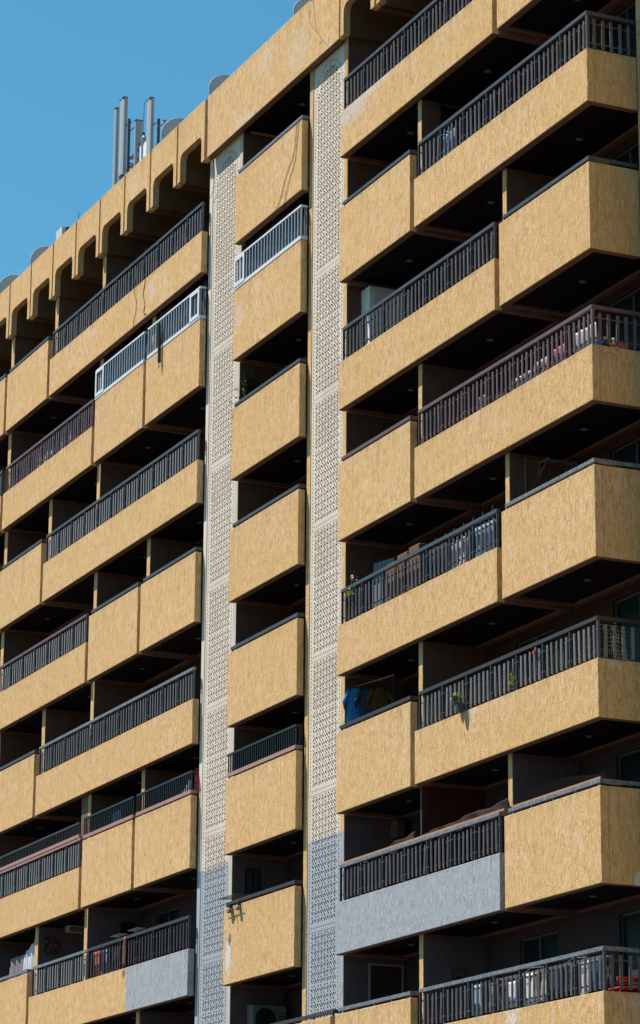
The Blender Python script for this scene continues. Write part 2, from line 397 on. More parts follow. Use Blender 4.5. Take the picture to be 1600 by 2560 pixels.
# --- right section
UNITS = []
for k in range(0, NF):
    pm = M_PLT if k < 3 else M_PLL
    rmat = {3: M_RAILP, 5: M_RAILB, 4: M_RAIL, 7: M_RAILW, 6: M_RAILW}.get(k, M_RAIL)
    smat = {3: M_SLATP, 6: M_SLAT, 5: M_SLATL}.get(k, M_SLAT)
    if k % 2 == 0:
        parapet(X_R0, -3.85, k, HL, M_GREY if k == 6 else pm); railing(X_R0, -3.85, k, slm=smat, rm=rmat, pm=M_RAIL)
        parapet(-3.65, 0, k, HT, pm, side=True); cap(-3.65, 0, k, True, rm=M_RAILW if k in (4, 6) else M_RAIL)
        UNITS += [(X_R0, -3.85, k), (-3.65, 0, k)]
    else:
        parapet(X_R0, -7.66, k, HT, pm); cap(X_R0, -7.66, k, rm=rmat)
        parapet(-7.47, 0, k, HL, pm, side=True); railing(-7.47, 0, k, side=True, slm=smat, rm=rmat, pm=M_RAILP if k == 3 else M_RAIL)
        UNITS += [(X_R0, -7.66, k), (-7.47, 0, k)]
    # --- middle
    if k < 7:
        parapet(X_M0, X_M1, k, HT, pm); UNITS.append((X_M0, X_M1, k))
    else:
        parapet(X_M0-2.0, -11.45, k, HT, M_PL); cap(X_M0-2.0, -11.30, k, rm=M_RAILB); UNITS.append((X_M0, X_M1, k))
    # --- left
    if k % 2 == 0:
        parapet(-30.73, X_L3, k, HL, M_PLX if k == 6 else pm)
        parapet(-34.50, -30.93, k, HT, pm); parapet(-38.25, -34.70, k, HT, pm); parapet(-45.8, -38.45, k, HL, pm)
        UNITS += [(-30.73, X_L3, k), (-34.50, -30.93, k), (-38.25, -34.70, k), (-45.8, -38.45, k)]
    else:
        parapet(-23.12, X_L3, k, HT, pm); parapet(-26.89, -23.31, k, HT, pm); parapet(-34.50, -27.10, k, HL, pm); parapet(-38.25, -34.70, k, HL, pm)
        UNITS += [(-23.12, X_L3, k), (-26.89, -23.31, k), (-34.50, -27.10, k), (-38.25, -34.70, k)]
for x0, x1, k in UNITS:
    ceiling(x0, x1, k); slab(x0, x1, k)
    n = max(1, round((x1-x0)/3.7))
    for i in range(n): lamp(x0+(x1-x0)*(i+.5)/n, k)
ceiling(-19.2, X_R0-.1, 0, z=3.0)
for x in (-15.3, -18.4): lamp(x, 0, z=3.0)

# partitions
for k in range(0, NF):
    if k % 2:
        ps = [(-7.67, -7.50), (-23.25, -23.03), (-27.11, -26.88)]
        if k < 3 or 1: ps += [(-34.78, -34.53)]
    else:
        ps = [(-3.84, -3.68), (-27.11, -26.88), (-30.94, -30.69), (-34.78, -34.53)]
    for a, c in ps: partition(a, c, k)
    for x in (X_L3, X_M0-.205, X_M1, X_R0-.03+.0): pass
    for a, c in ((-19.452, -19.26), (-17.555, -17.352), (-13.345, -13.15), (-11.45, -11.255)):
        MB().box(a, c, .41, 1.645, sill(k)+.13, sill(k)+H+.12).build('partition_wall', M_PL, B)
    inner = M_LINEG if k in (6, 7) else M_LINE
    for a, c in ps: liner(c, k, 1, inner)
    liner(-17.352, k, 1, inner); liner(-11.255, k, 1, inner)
MB().box(-7.60, -7.56, .2, 1.6, sill(6)+.702, sill(6)+2.999).build('partition_wall', M_WIN, B)
MB().box(-7.555, -7.551, .21, 1.6, sill(6)+.703, sill(6)+2.998).build('wall_lining', M_RED, B)
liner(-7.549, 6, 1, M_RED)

# rear wall with real openings
def rear_wall(x0, x1, k, ops, m):
    z0, z1 = sill(k)+.5, sill(k)+H+.12
    xs = sorted({x0, x1, *[v for o in ops for v in o[:2]]}); zs = sorted({z0, z1, *[v for o in ops for v in o[2:]]})
    mb = MB()
    for i in range(len(xs)-1):
        for j in range(len(zs)-1):
            cx, cz = (xs[i]+xs[i+1])/2, (zs[j]+zs[j+1])/2
            if any(o[0] < cx < o[1] and o[2] < cz < o[3] for o in ops): continue
            mb.box(xs[i], xs[i+1], 1.65, 1.85, zs[j], zs[j+1])
    mb.build('rear_wall', m, B)
    for a, c, za, zb in ops:
        f = MB(); t_ = .055
        f.box(a+.002, a+t_, 1.70, 1.76, za, zb-.002); f.box(c-t_, c-.002, 1.70, 1.76, za, zb-.002)
        f.box(a+t_, c-t_, 1.70, 1.76, zb-t_, zb-.002); f.box(a+t_, c-t_, 1.70, 1.76, za, za+t_)
        mid = (a+c)/2; f.box(mid-.03, mid+.03, 1.69, 1.765, za+t_, zb-t_)
        w = f.build('window', M_WIN, B)
        MB().box(a+t_, mid-.03, 1.735, 1.742, za+t_, zb-t_).build('pane', M_GLASS, w)
        MB().box(mid+.03, c-t_, 1.722, 1.729, za+t_, zb-t_).build('pane', M_GLASS, w)
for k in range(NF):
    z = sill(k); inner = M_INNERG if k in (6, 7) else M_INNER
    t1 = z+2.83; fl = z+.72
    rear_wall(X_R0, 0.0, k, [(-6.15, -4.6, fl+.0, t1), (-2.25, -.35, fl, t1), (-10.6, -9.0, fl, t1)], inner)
    rear_wall(X_M0, X_M1, k, [(-15.2, -13.8, fl, t1)], inner)
    rear_wall(-38.3, X_L3, k, [(-22.6, -20.6, fl, t1), (-25.75, -24.2, fl, t1), (-30.0, -28.2, fl, t1), (-33.7, -32.0, fl, t1)], inner)
# core of the building behind the rooms, roof, base and end walls
core = MB()
core.box(XL, 9.0, 6.0, 16.0, GZ, 3.9)
core.build('building_core', M_ROOM, B)
fl = MB()
for k in range(NF): fl.box(XL, 6.0, 1.86, 5.99, sill(k)+.4, sill(k)+.70)
fl.build('room_floors', M_ROOM, B)
MB().box(XL, 9.0, 1.66, 16.0, 3.905, 4.05).build('roof', M_ROOF, B)
MB().box(XL, -38.27, .3, 16.0, GZ, 4.6).build('end_wall', M_PL, B)
MB().box(.002, 9.0, 1.10, 6.0, GZ, 4.6).build('side_wing', M_PL, B, bevel=.012)
MB().box(XL, 0, .35, 1.64, GZ, sill(NF-1)-.02).build('base_wall', M_PL, B)

# --- pilasters, lattice screens
LATX = ((-19.45, -17.35), (-13.345, -11.255))
for (a, c) in LATX:
    zt = 3.0; zb2 = sill(NF-1)
    rightp = M_PIL if a > -15 else M_CREAM; leftp = M_CREAMG if a < -15 else M_PL
    MB().box(a, a+.19, .2, .40, zb2, zt).build('pilaster', leftp, B)
    MB().box(c-.19, c, .2, .40, zb2, zt).build('pilaster', rightp, B)
    MB().box(a+.2, c-.2, .95, 1.05, zb2, zt).build('shaft_wall', M_SOFF, B)

def curve_plate(outer, holes, th):
    cu = bpy.data.curves.new('plate', 'CURVE'); cu.dimensions = '2D'; cu.fill_mode = 'BOTH'; cu.extrude = th/2
    for poly in [outer]+holes:
        s = cu.splines.new('POLY'); s.points.add(len(poly)-1); s.use_cyclic_u = True
        for p, (x, y) in zip(s.points, poly): p.co = (x, y, 0, 1)
    ob = bpy.data.objects.new('plate', cu); COL.objects.link(ob)
    dg = bpy.context.evaluated_depsgraph_get(); me = bpy.data.meshes.new_from_object(ob.evaluated_get(dg))
    bpy.data.objects.remove(ob); bpy.data.curves.remove(cu)
    me.transform(Matrix.Rotation(math.pi/2, 4, 'X')); me.materials.clear(); me.materials.append(M_LAT)
    return me
def tri(x, y, w, h, d):
    if d == 'l': return [(x-w/2, y), (x+w/2, y-h/2), (x+w/2, y+h/2)]
    if d == 'r': return [(x+w/2, y), (x-w/2, y+h/2), (x-w/2, y-h/2)]
    if d == 'u': return [(x-w/2, y-h/2), (x+w/2, y-h/2), (x, y+h/2)]
    return [(x-w/2, y+h/2), (x, y-h/2), (x+w/2, y+h/2)]
def par(x, y, s):
    return [(x-.064, y+.045), (x-.004, y+.045), (x+.064, y-.045), (x+.004, y-.045)] if s > 0 else \
           [(x+.004, y+.045), (x+.064, y+.045), (x-.004, y-.045), (x-.064, y-.045)]
def oval(x, y, w, h, a=0, n=6):
    r = []
    for i in range(n):
        u, v = w/2*math.cos(2*math.pi*(i+.5)/n), h/2*math.sin(2*math.pi*(i+.5)/n)
        r.append((x+u*math.cos(a)-v*math.sin(a), y+u*math.sin(a)+v*math.cos(a)))
    return r
LW = 1.68; P = .322; CX0, CX1 = .215, 1.495
def pattern(h_top, h_bot, keep=lambda x, y: True):
    hs = []; nrow = round((h_top-h_bot)/(P/2)); rp = (h_top-h_bot)/nrow; r = 0; y = h_top-rp*.25
    for _ in range(nrow):
        for i in range(5):
            x = CX0+.045+i*P
            for (dx, dd) in (((0, 'l'), (.5, 'r')) if r % 2 == 0 else ((0, 'r'), (.5, 'l'))):
                xx = x+dx*P
                if xx < CX1 and keep(xx, y): hs.append(tri(xx, y, .090, .064, dd))
            yb = y-rp/2
            if True:
                seq = ((0, 1), (.25, 'd'), (.5, -1), (.75, 'u')) if r % 2 == 0 else ((0, -1), (.25, 'u'), (.5, 1), (.75, 'd'))
                for dx, q in seq:
                    xx = x+dx*P
                    if xx > CX1 or not keep(xx, yb): continue
                    hs.append(tri(xx, yb, .062, .080, q) if isinstance(q, str) else par(xx, yb, q))
        y -= rp; r += 1
    return hs
def strips(h0, h1):
    hs = []; n = int((h1-h0)/.088)
    for i in range(n):
        y = h0+.05+i*.088
        for xc in (.095, LW-.095):
            hs.append(oval(xc, y, .048, .060)); 
            hs.append(tri(xc-.045, y+.044, .024, .026, 'r')); hs.append(tri(xc+.045, y+.044, .024, .026, 'l'))
    return hs
def panel(h, band):
    outer = [(0, .004), (LW, .004), (LW, h-.004), (0, h-.004)]
    b0 = .20 if band else .02
    hs = pattern(h-.01, b0) + strips(.0, h-.02)
    if band:
        n = 15
        for i in range(n):
            x = .2+i*(LW-.4)/(n-1)
            hs.append(oval(x, .095, .045, .062))
            if i < n-1:
                xm = x+(LW-.4)/(n-1)/2; hs.append(tri(xm, .15, .03, .03, 'd')); hs.append(tri(xm, .04, .03, .03, 'u'))
    return curve_plate(outer, hs, .016)
PAN_A = panel(1.11, False); PAN_B = panel(1.89, True)
# arched top
def arch_panel():
    h = 2.31; cx = LW/2; cy = h-.87
    outer = [(0, .004), (LW, .004), (LW, h), (0, h)]
    hs = strips(0, cy)
    keep = lambda x, y: y < cy or (x-cx)**2+(y-cy)**2 < .60**2
    hs += [q for q in pattern(h-.08, .02, keep)]
    for rr, w in ((.72, .044),):
        n = 26
        for i in range(n+1):
            a = math.pi*i/n; hs.append(oval(cx+rr*math.cos(a), cy+rr*math.sin(a), .062, .044, a))
            if i < n:
                a2 = math.pi*(i+.5)/n
                for r3 in (.672, .768): hs.append(oval(cx+r3*math.cos(a2), cy+r3*math.sin(a2), .028, .034, a2, 3))
    return curve_plate(outer, hs, .016)
PAN_T = arch_panel()
for (a, c) in LATX:
    xo = a+.21; yl = .222
    inst('lattice_panel', PAN_T, B, (xo, yl, .67))
    zt = .67; 
    for k in range(NF-1):
        inst('lattice_panel', PAN_A, B, (xo, yl, zt-1.11-.005)); inst('lattice_panel', PAN_B, B, (xo, yl, zt-3.0)); zt -= 3.0

# --- roof edge: flat fascia and arched units
fa = MB(); fa.box(-19.20, -11.33, 0, .165, 2.965, 4.64); fa.build('roof_fascia', M_PLT, B, bevel=.012)
MB().box(-19.19, -11.34, .167, 1.64, 3.13, 3.9).build('roof_slab', M_SOFF, B)
MB().box(-19.19, -11.34, .012, .163, 2.961, 2.967).build('soffit_edge', M_LIP, B)
M_VAULT = smooth_mat('brown painted vault render', (.13, .075, .04), .95, .05, .4, (8, 8, 3))  # occlusion inside the vault is put into this darker colour
def arch_unit():
    w, z0, z1 = 1.79, 2.985, 4.64; il, ir, zt, r = .165, 1.60, 3.72, .20
    prof_o = [(0, z0), (0, z1), (w, z1), (w, z0)]
    cut = [(ir, z0)]
    for i in range(9):
        a = math.pi/2*i/8; cut.append((ir-r+r*math.cos(a), zt-r+r*math.sin(a)))
    for i in range(9):
        a = math.pi/2+math.pi/2*i/8; cut.append((il+r+r*math.cos(a), zt-r+r*math.sin(a)))
    cut.append((il, z0))
    poly = prof_o+cut
    bm = bmesh.new()
    def ext(poly, y0, y1):
        vs = [bm.verts.new((x, y0, z)) for x, z in poly]; f = bm.faces.new(vs)
        ret = bmesh.ops.extrude_face_region(bm, geom=[f])
        bmesh.ops.translate(bm, vec=(0, y1-y0, 0), verts=[v for v in ret['geom'] if isinstance(v, bmesh.types.BMVert)])
    ext(poly, 0, .17); nfront = len(bm.faces)
    low = [(0.01, z0+.004), (0.01, 3.9), (w-.01, 3.9), (w-.01, z0+.004)] + [(x, z) if z > z0 else (x, z0+.004) for x, z in cut]
    ext(low, .171, 1.64)
    bmesh.ops.recalc_face_normals(bm, faces=bm.faces)
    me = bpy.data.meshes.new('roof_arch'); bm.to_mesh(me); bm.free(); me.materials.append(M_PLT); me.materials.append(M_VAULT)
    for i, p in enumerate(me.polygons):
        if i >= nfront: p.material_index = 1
    return me
ARCH = arch_unit()
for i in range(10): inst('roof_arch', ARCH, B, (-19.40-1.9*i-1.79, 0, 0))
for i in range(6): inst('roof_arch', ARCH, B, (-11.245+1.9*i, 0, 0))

# --- railings of the left part
railing(-30.73, X_L3, 0, single=False, rm=M_RAIL, slm=M_SLAT); railing(-30.73, X_L3, 2, single=False, slm=M_SLATL)
railing(-30.73, X_L3, 4, single=False, slm=M_SLAT, rm=M_RAILW)
railing(-34.50, -27.10, 1, single=False, slm=M_SLATP, rm=M_RAILP, pm=M_RAILP); railing(-34.50, -27.10, 3, single=False, slm=M_SLATL, rm=M_RAILP)
railing(-38.25, -34.70, 1, single=False, slm=M_SLAT); railing(-38.25, -34.70, 3, single=False)
railing(-34.50, -27.10, 5, single=False, slm=M_SLATL, rm=M_PINK); railing(-38.25, -34.70, 5, single=False, slm=M_SLATL, rm=M_PINK)
railing(-30.73, -26.30, 6, single=False, slm=M_SLATL, rm=M_RAILW); railing(-26.43, X_L3, 6, single=False, slm=M_SLATB, rm=M_RAILB, pm=M_RAILB)
railing(-34.50, -27.10, 7, single=False); railing(-45.8, -38.45, 0, single=False)
for k in (0, 2, 4, 6): cap(-34.50, -30.93, k, rm=M_RAILW if k == 6 else M_RAIL); cap(-38.25, -34.70, k)
for k in (3, 7): cap(-23.12, X_L3, k); cap(-26.89, -23.31, k)
for k in (0, 2, 3, 4): cap(X_M0, X_M1, k, rm=M_RAILW if k == 0 else M_RAIL, left=.14)
cap(X_M0, X_M1, 6, rm=M_RAILB, left=.1)
# iron and aluminium balustrades over tall parapets
BAR_ME = {}
def bar_me(m, w, h):
    if h not in BAR_ME: BAR_ME[h] = MB().box(-w/2, w/2, -.015, .015, 0, h).mesh('bar', m)
    return BAR_ME[h]
def balustrade(x0, x1, k, zb, zt, bm_, tm, barm, pitch, bw, side=None, gate=None, name='balustrade'):
    z = sill(k)
    r = MB(); r.box(x0, x1, .0, .07, z+zb, z+zb+.085)
    if side: r.box(x1-.07, x1, .072, .19, z+zb, z+zb+.085)
    root = r.build(name, bm_, B)
    t_ = MB(); t_.box(x0, x1, .01, .06, z+zt-.05, z+zt)
    if side: t_.box(x1-.06, x1, .062, .19, z+zt-.05, z+zt)
    t_.build('top_rail', tm, root)
    bars = MB(); n = int((x1-x0)/pitch)
    for i in range(n+1):
        xx = x0+.03+(x1-x0-.06)*i/n
        if bw > .04: inst('bar', bar_me(barm, bw, zt-zb-.138), root, (xx, .035, z+zb+.086))
        else: bars.box(xx-bw/2, xx+bw/2, .02, .05, z+zb+.086, z+zt-.051)
    for yy in (.12, .17):
        if side: bars.box(x1-.045, x1-.02, yy-.012, yy+.012, z+zb+.086, z+zt-.051)
    if bars.v: o = bars.build('bars', barm, root); o['kind'] = 'stuff'
    st = MB()
    for i in range(5):
        xx = x0+.1+(x1-x0-.2)*i/4; st.box(xx-.015, xx+.015, .02, .05, z+HT, z+zb-.001)
    o = st.build('rail_stubs', tm, root); o['kind'] = 'stuff'
    if gate:
        a, c = gate; f = MB()
        f.box(a, a+.09, -.012, .008, z+zb+.06, z+zt-.04); f.box(c-.09, c, -.012, .008, z+zb+.06, z+zt-.04)
        f.box(a+.09, c-.09, -.012, .008, z+zt-.13, z+zt-.04); f.box(a+.09, c-.09, -.012, .008, z+zb+.06, z+zb+.16)
        f.build('sash_frame', M_WFR, root)
    return root
balustrade(-17.34, -13.38, 1, 1.79, 2.64, M_WFR, M_WFR, M_WBAR, .178, .05, True, (-17.3, -16.68))
balustrade(-23.08, -19.50, 1, 1.79, 2.64, M_WFR, M_WFR, M_WBAR, .178, .05, True, (-20.15, -19.53))
balustrade(-26.93, -23.33, 1, 1.79, 2.64, M_WFR, M_WFR, M_WBAR, .178, .05, True, (-26.9, -26.27))
balustrade(-17.28, -13.40, 5, 1.80, 2.35, M_PINK, M_BLK, M_BLK, .125, .022, True)
balustrade(-23.08, -19.48, 5, 1.80, 2.35, M_PINK, M_BLK, M_BLK, .125, .022, True)
balustrade(-26.88, -23.30, 5, 1.80, 2.35, M_PINK, M_BLK, M_BLK, .125, .022, True)
balustrade(-38.2, -27.2, 5, 1.89, 2.30, M_PINK, M_RAILB, M_RAILB, .125, .022)
MB().box(-27.55, -27.12, .19, .60, sill(5)+.7, sill(5)+3.0).build('boxed_pipe', smooth_mat('brown stained casing', (.16, .10, .06), .8, .2, .5), B)
# ================================================================== things on and in the building
T = thing
def cable(parent_label, cat, pts, r, m, name='cable'):
    # smooth the polyline a little
    ps = [Vector(p) for p in pts]; out = []
    for i in range(len(ps)-1):
        a = ps[max(i-1, 0)]; b_, c_ = ps[i], ps[i+1]; d = ps[min(i+2, len(ps)-1)]
        for q in range(5):
            u = q/5; out.append(.5*((2*b_)+(c_-a)*u+(2*a-5*b_+4*c_-d)*u*u+(3*b_-a-3*c_+d)*u**3))
    out.append(ps[-1])
    o = MB().tube(out, r, 5).build(name, m)
    return tag(o, parent_label, cat) if parent_label else o
def cloth_obj(name, m, x0, x1, y, ztop, zbot, label, cat='laundry', parent=None, fold=.035, seed=0, nu=26, nv=10, group=None, dirx=(1, 0)):
    """hanging cloth: ztop/zbot numbers or functions of u"""
    rr = random.Random(seed); ph = rr.random()*6; k = rr.uniform(3, 6)
    ft = ztop if callable(ztop) else (lambda u: ztop)
    fb = zbot if callable(zbot) else (lambda u: zbot)
    def fn(u, v):
        zt, zb = ft(u), fb(u); x = x0+(x1-x0)*u
        f = fold*math.sin(ph+u*k*6.28+v*1.1)*(.35+.65*(1-v))+fold*.4*math.sin(ph*2+u*17+v*3)
        return (x, y+f, zb+(zt-zb)*v)
    o = MB().grid(fn, nu, nv).build(name, m, parent, smooth=True)
    md = o.modifiers.new('t', 'SOLIDIFY'); md.thickness = .006
    return tag(o, label, cat, group) if label else o

# --- satellite dishes on the roof
def dish(x, y, z, r, label, nrm=(.90, -.30, .15)):
    t = T('satellite_dish', label, 'satellite dish', 'satellite dishes on the roof')
    n = Vector(nrm).normalized(); q = n.to_track_quat('Z', 'Y').to_matrix().to_4x4(); q.translation = (x, y, z)
    d = MB()
    def fn(u, v):
        a = 2*math.pi*u; rr = r*v; return (rr*math.cos(a), rr*1.06*math.sin(a), .22*rr*rr/r)
    d.grid(fn, 40, 8); d.xform(q); o = d.build('reflector', M_DISH, t, True); md = o.modifiers.new('t', 'SOLIDIFY'); md.thickness = .012
    rim = MB().tube([(r*math.cos(2*math.pi*i/40), r*1.06*math.sin(2*math.pi*i/40), .22*r) for i in range(41)], .010, 5); rim.xform(q); rim.build('rim', M_DISH, t)
    arm = MB().tube([(0, -r*.98, .16*r), (-.02, -r*.75, .75*r)], .014, 5); arm.xform(q); arm.build('feed_arm', M_ANTD, t)
    lnb = MB().tube([(-.02, -r*.75, .70*r), (-.02, -r*.66, .88*r)], [.045, .03], 8); lnb.xform(q); lnb.build('feed_horn', M_ANTD, t)
    b0 = q @ Vector((0, 0, -.10))
    MB().tube([b0, (b0.x, b0.y, z-.1), (b0.x, b0.y, 4.05)], .03, 8).build('mast', M_STEEL, t)
    return t
dish(-16.48, 1.5, 6.10, .34, 'small grey dish at the top edge of the photo, above the flat fascia')
dish(-21.73, 1.5, 6.06, .43, 'round grey dish rising behind the left corner of the flat fascia')
dish(-24.87, 1.5, 5.94, .52, 'large grey dish just right of the antenna mast')
dish(-35.65, 1.5, 5.91, .50, 'grey dish above the far arches, second from the left edge')
dish(-38.76, 1.5, 6.05, .46, 'grey dish at the left edge of the photo with its feed horn showing', (.88, -.4, .1))

# --- antennas
A = T('antenna_mast', 'cluster of tall grey panel antennas on steel poles above the roof edge', 'antenna')
def panel_ant(x, y, w, d, z0, z1, name='panel_antenna'):
    o = MB(); n = 5; pr = []
    for i in range(n+1):                           # bowed radome front, flat back
        u = i/n; pr.append((x-w/2+w*u, y-d*.28*math.sin(math.pi*u)))
    pr += [(x+w/2, y+d*.7), (x-w/2, y+d*.7)]
    b0 = len(o.v); k = len(pr)
    for z in (z0, z1): o.v += [(p[0], p[1], z) for p in pr]
    for i in range(k): o.f.append((i, (i+1) % k, k+(i+1) % k, k+i))
    o.f.append(tuple(range(k))[::-1]); o.f.append(tuple(range(k, 2*k)))
    ob = o.build(name, M_ANT, A, bevel=.012)
    c = MB(); c.box(x-w/2-.004, x+w/2+.004, y-d*.3, y+d*.72, z1+.001, z1+.022); c.build('end_cap', M_ANTD, ob)
    c = MB(); c.box(x-w*.3, x+w*.3, y-d*.1, y+d*.5, z0-.05, z0-.001); c.build('end_cap', M_ANTD, ob)
panel_ant(-29.98, 1.5, .18, .12, 6.3, 8.77); panel_ant(-29.42, 1.5, .34, .14, 6.48, 8.86); panel_ant(-28.36, 1.55, .16, .22, 5.0, 7.78)
panel_ant(-27.27, 1.5, .33, .13, 5.2, 8.0); panel_ant(-26.38, 1.6, .08, .08, 5.2, 7.03)
for x, y, r, z1 in ((-28.98, 1.55, .045, 8.08), (-26.82, 1.62, .045, 7.26), (-27.93, 1.6, .045, 7.27), (-29.78, 1.62, .03, 8.0)):
    MB().tube([(x, y, 4.05), (x, y, z1)], r, 10).build('pole', M_ANTD, A)
MB().tube([(-27.75, 1.55, 6.4), (-27.75, 1.55, 7.03), (-27.75, 1.55, 7.08)], [.075, .075, .04], 12).build('canister', M_STEEL, A)
MB().tube([(-27.71, 1.5, 7.0), (-27.66, 1.5, 8.07)], .009, 5).build('whip_rod', M_ANTD, A)
for za, zb in ((6.93, 6.80), (6.78, 6.42)):
    MB().box(-28.95, -27.9, 1.58, 1.66, (za+zb)/2-.035, (za+zb)/2+.035).build('bracket', M_ANTD, A)
MB().tube([(-28.95, 1.6, 6.72), (-27.9, 1.6, 6.35)], .03, 6).build('bracket', M_ANTD, A)
for x0, x1, z in ((-29.42, -28.98, 8.0), (-29.42, -28.98, 6.62), (-28.98, -28.36, 7.72), (-27.2, -26.82, 7.2), (-26.82, -26.38, 6.98), (-28.3, -27.93, 7.05)):
    MB().tube([(x0, 1.58, z), (x1, 1.62, z)], .018, 6).build('clamp', M_ANTD, A)
c = T('equipment_cabinet', 'pale grey equipment cabinet in front of the antennas behind the roof edge', 'cabinet')
MB().box(-28.0, -27.42, 1.52, 1.60, 4.9, 6.84).build('cabinet_body', M_WHITE, c, bevel=.01)
MB().box(-27.96, -27.46, 1.508, 1.519, 5.0, 6.78).build('door', M_WHITE, c)
for x in (-28.0, -27.46): MB().box(x, x+.05, 1.53, 1.58, 4.05, 4.899).build('leg', M_ANTD, c)
o = MB().box(-33.30, -32.78, .95, 1.2, 5.0, 6.02).build('roof_hatch_box', M_DISH, bevel=.01); tag(o, 'small grey metal box on the roof between the left dishes and the antennas', 'box')
o = MB().tube([(-32.43, 1, 4.05), (-32.43, 1, 5.74), (-32.43, 1, 5.76), (-32.43, 1, 5.86), (-32.43, 1, 5.9)], [.03, .03, .08, .08, .03], 10).build('roof_lamp', M_ANTD); tag(o, 'dark knob topped roof post right of the small metal box', 'post')
o = MB().tube([(-31.48, 1, 4.05), (-31.49, 1, 6.0)], .012, 5).build('lightning_rod', M_ANTD); tag(o, 'thin bare rod on the roof left of the antennas', 'rod')

# --- cables and cracks
cable('long black cable hanging down the top middle parapet, right strand', 'cable', [(-13.49, -.012, 1.78), (-13.56, -.012, 1.5), (-13.70, -.012, .86), (-14.0, -.012, .5), (-14.32, -.012, -.02), (-14.5, .05, -.3), (-14.55, .2, -.5)], .0055, M_BLK)
cable('long black cable hanging down the top middle parapet, left strand', 'cable', [(-13.62, -.012, 1.78), (-13.77, -.012, 1.09), (-14.22, -.012, .65), (-14.56, -.012, .17), (-14.83, -.012, -.02), (-15.1, .03, -.45)], .0055, M_BLK)
cable('black cable looping over the top left parapet with a hooked end', 'cable', [(-23.31, -.012, 1.75), (-23.31, -.012, 1.05), (-23.43, -.012, .69), (-23.3, -.012, .39), (-23.37, -.012, .15), (-23.19, -.012, .08)], .009, M_BLK)
cable('thin black cable down the top left parapet, left of the hooked one', 'cable', [(-23.9, -.012, 1.8), (-24.02, -.012, 1.29), (-24.12, -.012, 1.03), (-23.91, -.012, .58), (-24.06, -.012, .19), (-24.13, -.012, -.01)], .006, M_BLK)
cable('thin black wire drooping over the top of the left lattice screen', 'cable', [(-19.19, .15, 2.96), (-19.06, .15, 2.66), (-19.02, .15, 2.23), (-19.08, .15, 2.11), (-19.3, .15, 1.93)], .007, M_BLK)
m_y = smooth_mat('yellow foam', (.55, .36, .06), .9)
cable('crumbling yellow foam bead under the fascia above the left lattice screen', 'sealant', [(-17.47, .2, 2.96), (-18.01, .2, 2.95), (-18.49, .2, 2.955), (-19.04, .2, 2.95)], .028, m_y, 'sealant_bead')
M_CRACK = smooth_mat('open crack shadowed soil', (.05, .035, .02), .95)  # plain dark brown for the crack lines
def crack(pts, r=.005): o = cable(None, None, pts, r, M_CRACK, 'crack'); o.parent = B
crack([(-12.95, -.002, 4.6), (-12.76, -.002, 4.55), (-12.70, -.002, 4.2), (-12.57, -.002, 3.71), (-12.37, -.002, 3.49), (-12.33, -.002, 3.4), (-12.16, -.002, 3.26), (-12.0, -.002, 3.07)])
crack([(-12.26, -.002, 3.31), (-12.38, -.002, 3.28)]); crack([(-13.0, -.002, 4.4), (-12.9, -.002, 4.0), (-12.54, -.002, 3.64)], .004)
crack([(.003, .12, sill(3)+1.05), (.003, .25, sill(3)+.93), (.003, .42, sill(3)+.97), (.003, .6, sill(3)+.85)], .003)

# --- spikes along the top left rail
sp = MB()
for i in range(46):
    x = -27.3+i*.095; a = rnd.uniform(-.03, .03)
    sp.tube([(x, .04, 1.885), (x+a, .04+rnd.uniform(-.03, .03), 1.885+rnd.uniform(.05, .12))], .005, 3)
o = sp.build('bird_spikes', M_BLK, B); o['kind'] = 'stuff'

# --- dark shade cloths
M_NET = smooth_mat('black shade net', (.022, .018, .017), .9, .1, .5, (3, 3, 1))
M_NETB = smooth_mat('brown shade net', (.045, .032, .027), .95, .05, .5, (6, 6, 3))
cloth_obj('shade_cloth', M_NET, -27.2, -19.6, .12, 1.80, 1.12, 'black net tied behind the slatted railing of the top left balcony', 'shade cloth', seed=1, nu=70, fold=.012)
cloth_obj('shade_cloth', M_NETB, -23.05, -19.55, .22, lambda u: -.12+.10*math.sin(u*5+1), -1.2, 'brown shade cloth behind the white balustrade beside the left lattice screen', 'shade cloth', seed=2, fold=.04, nu=50)
cloth_obj('shade_cloth', M_NET, -26.85, -23.35, .22, lambda u: -.10+.06*math.sin(u*8), -1.2, 'black shade cloth behind the left one of the paired white balustrades', 'shade cloth', seed=3, fold=.03, nu=50)
cloth_obj('shade_cloth', M_NET, -17.25, -13.9, .24, lambda u: -.03+.04*math.sin(u*6), -1.2, 'black shade cloth behind the white balustrade between the lattice screens', 'shade cloth', seed=4, fold=.03, nu=50)
cloth_obj('shade_cloth', M_NETB, -11.0, -7.75, .13, lambda u: -16.14+.24*u**1.4+.015*math.sin(u*20), -16.2, 'brown net sagging over the grey balcony rail, left half', 'shade cloth', seed=5, fold=.05, nu=50)
cloth_obj('shade_cloth', M_NETB, -7.45, -3.72, .13, lambda u: -16.03+.15*u**.8+.02*math.sin(u*14), -16.2, 'brown net bunched over the grey balcony rail, right half', 'shade cloth', seed=6, fold=.05, nu=60)
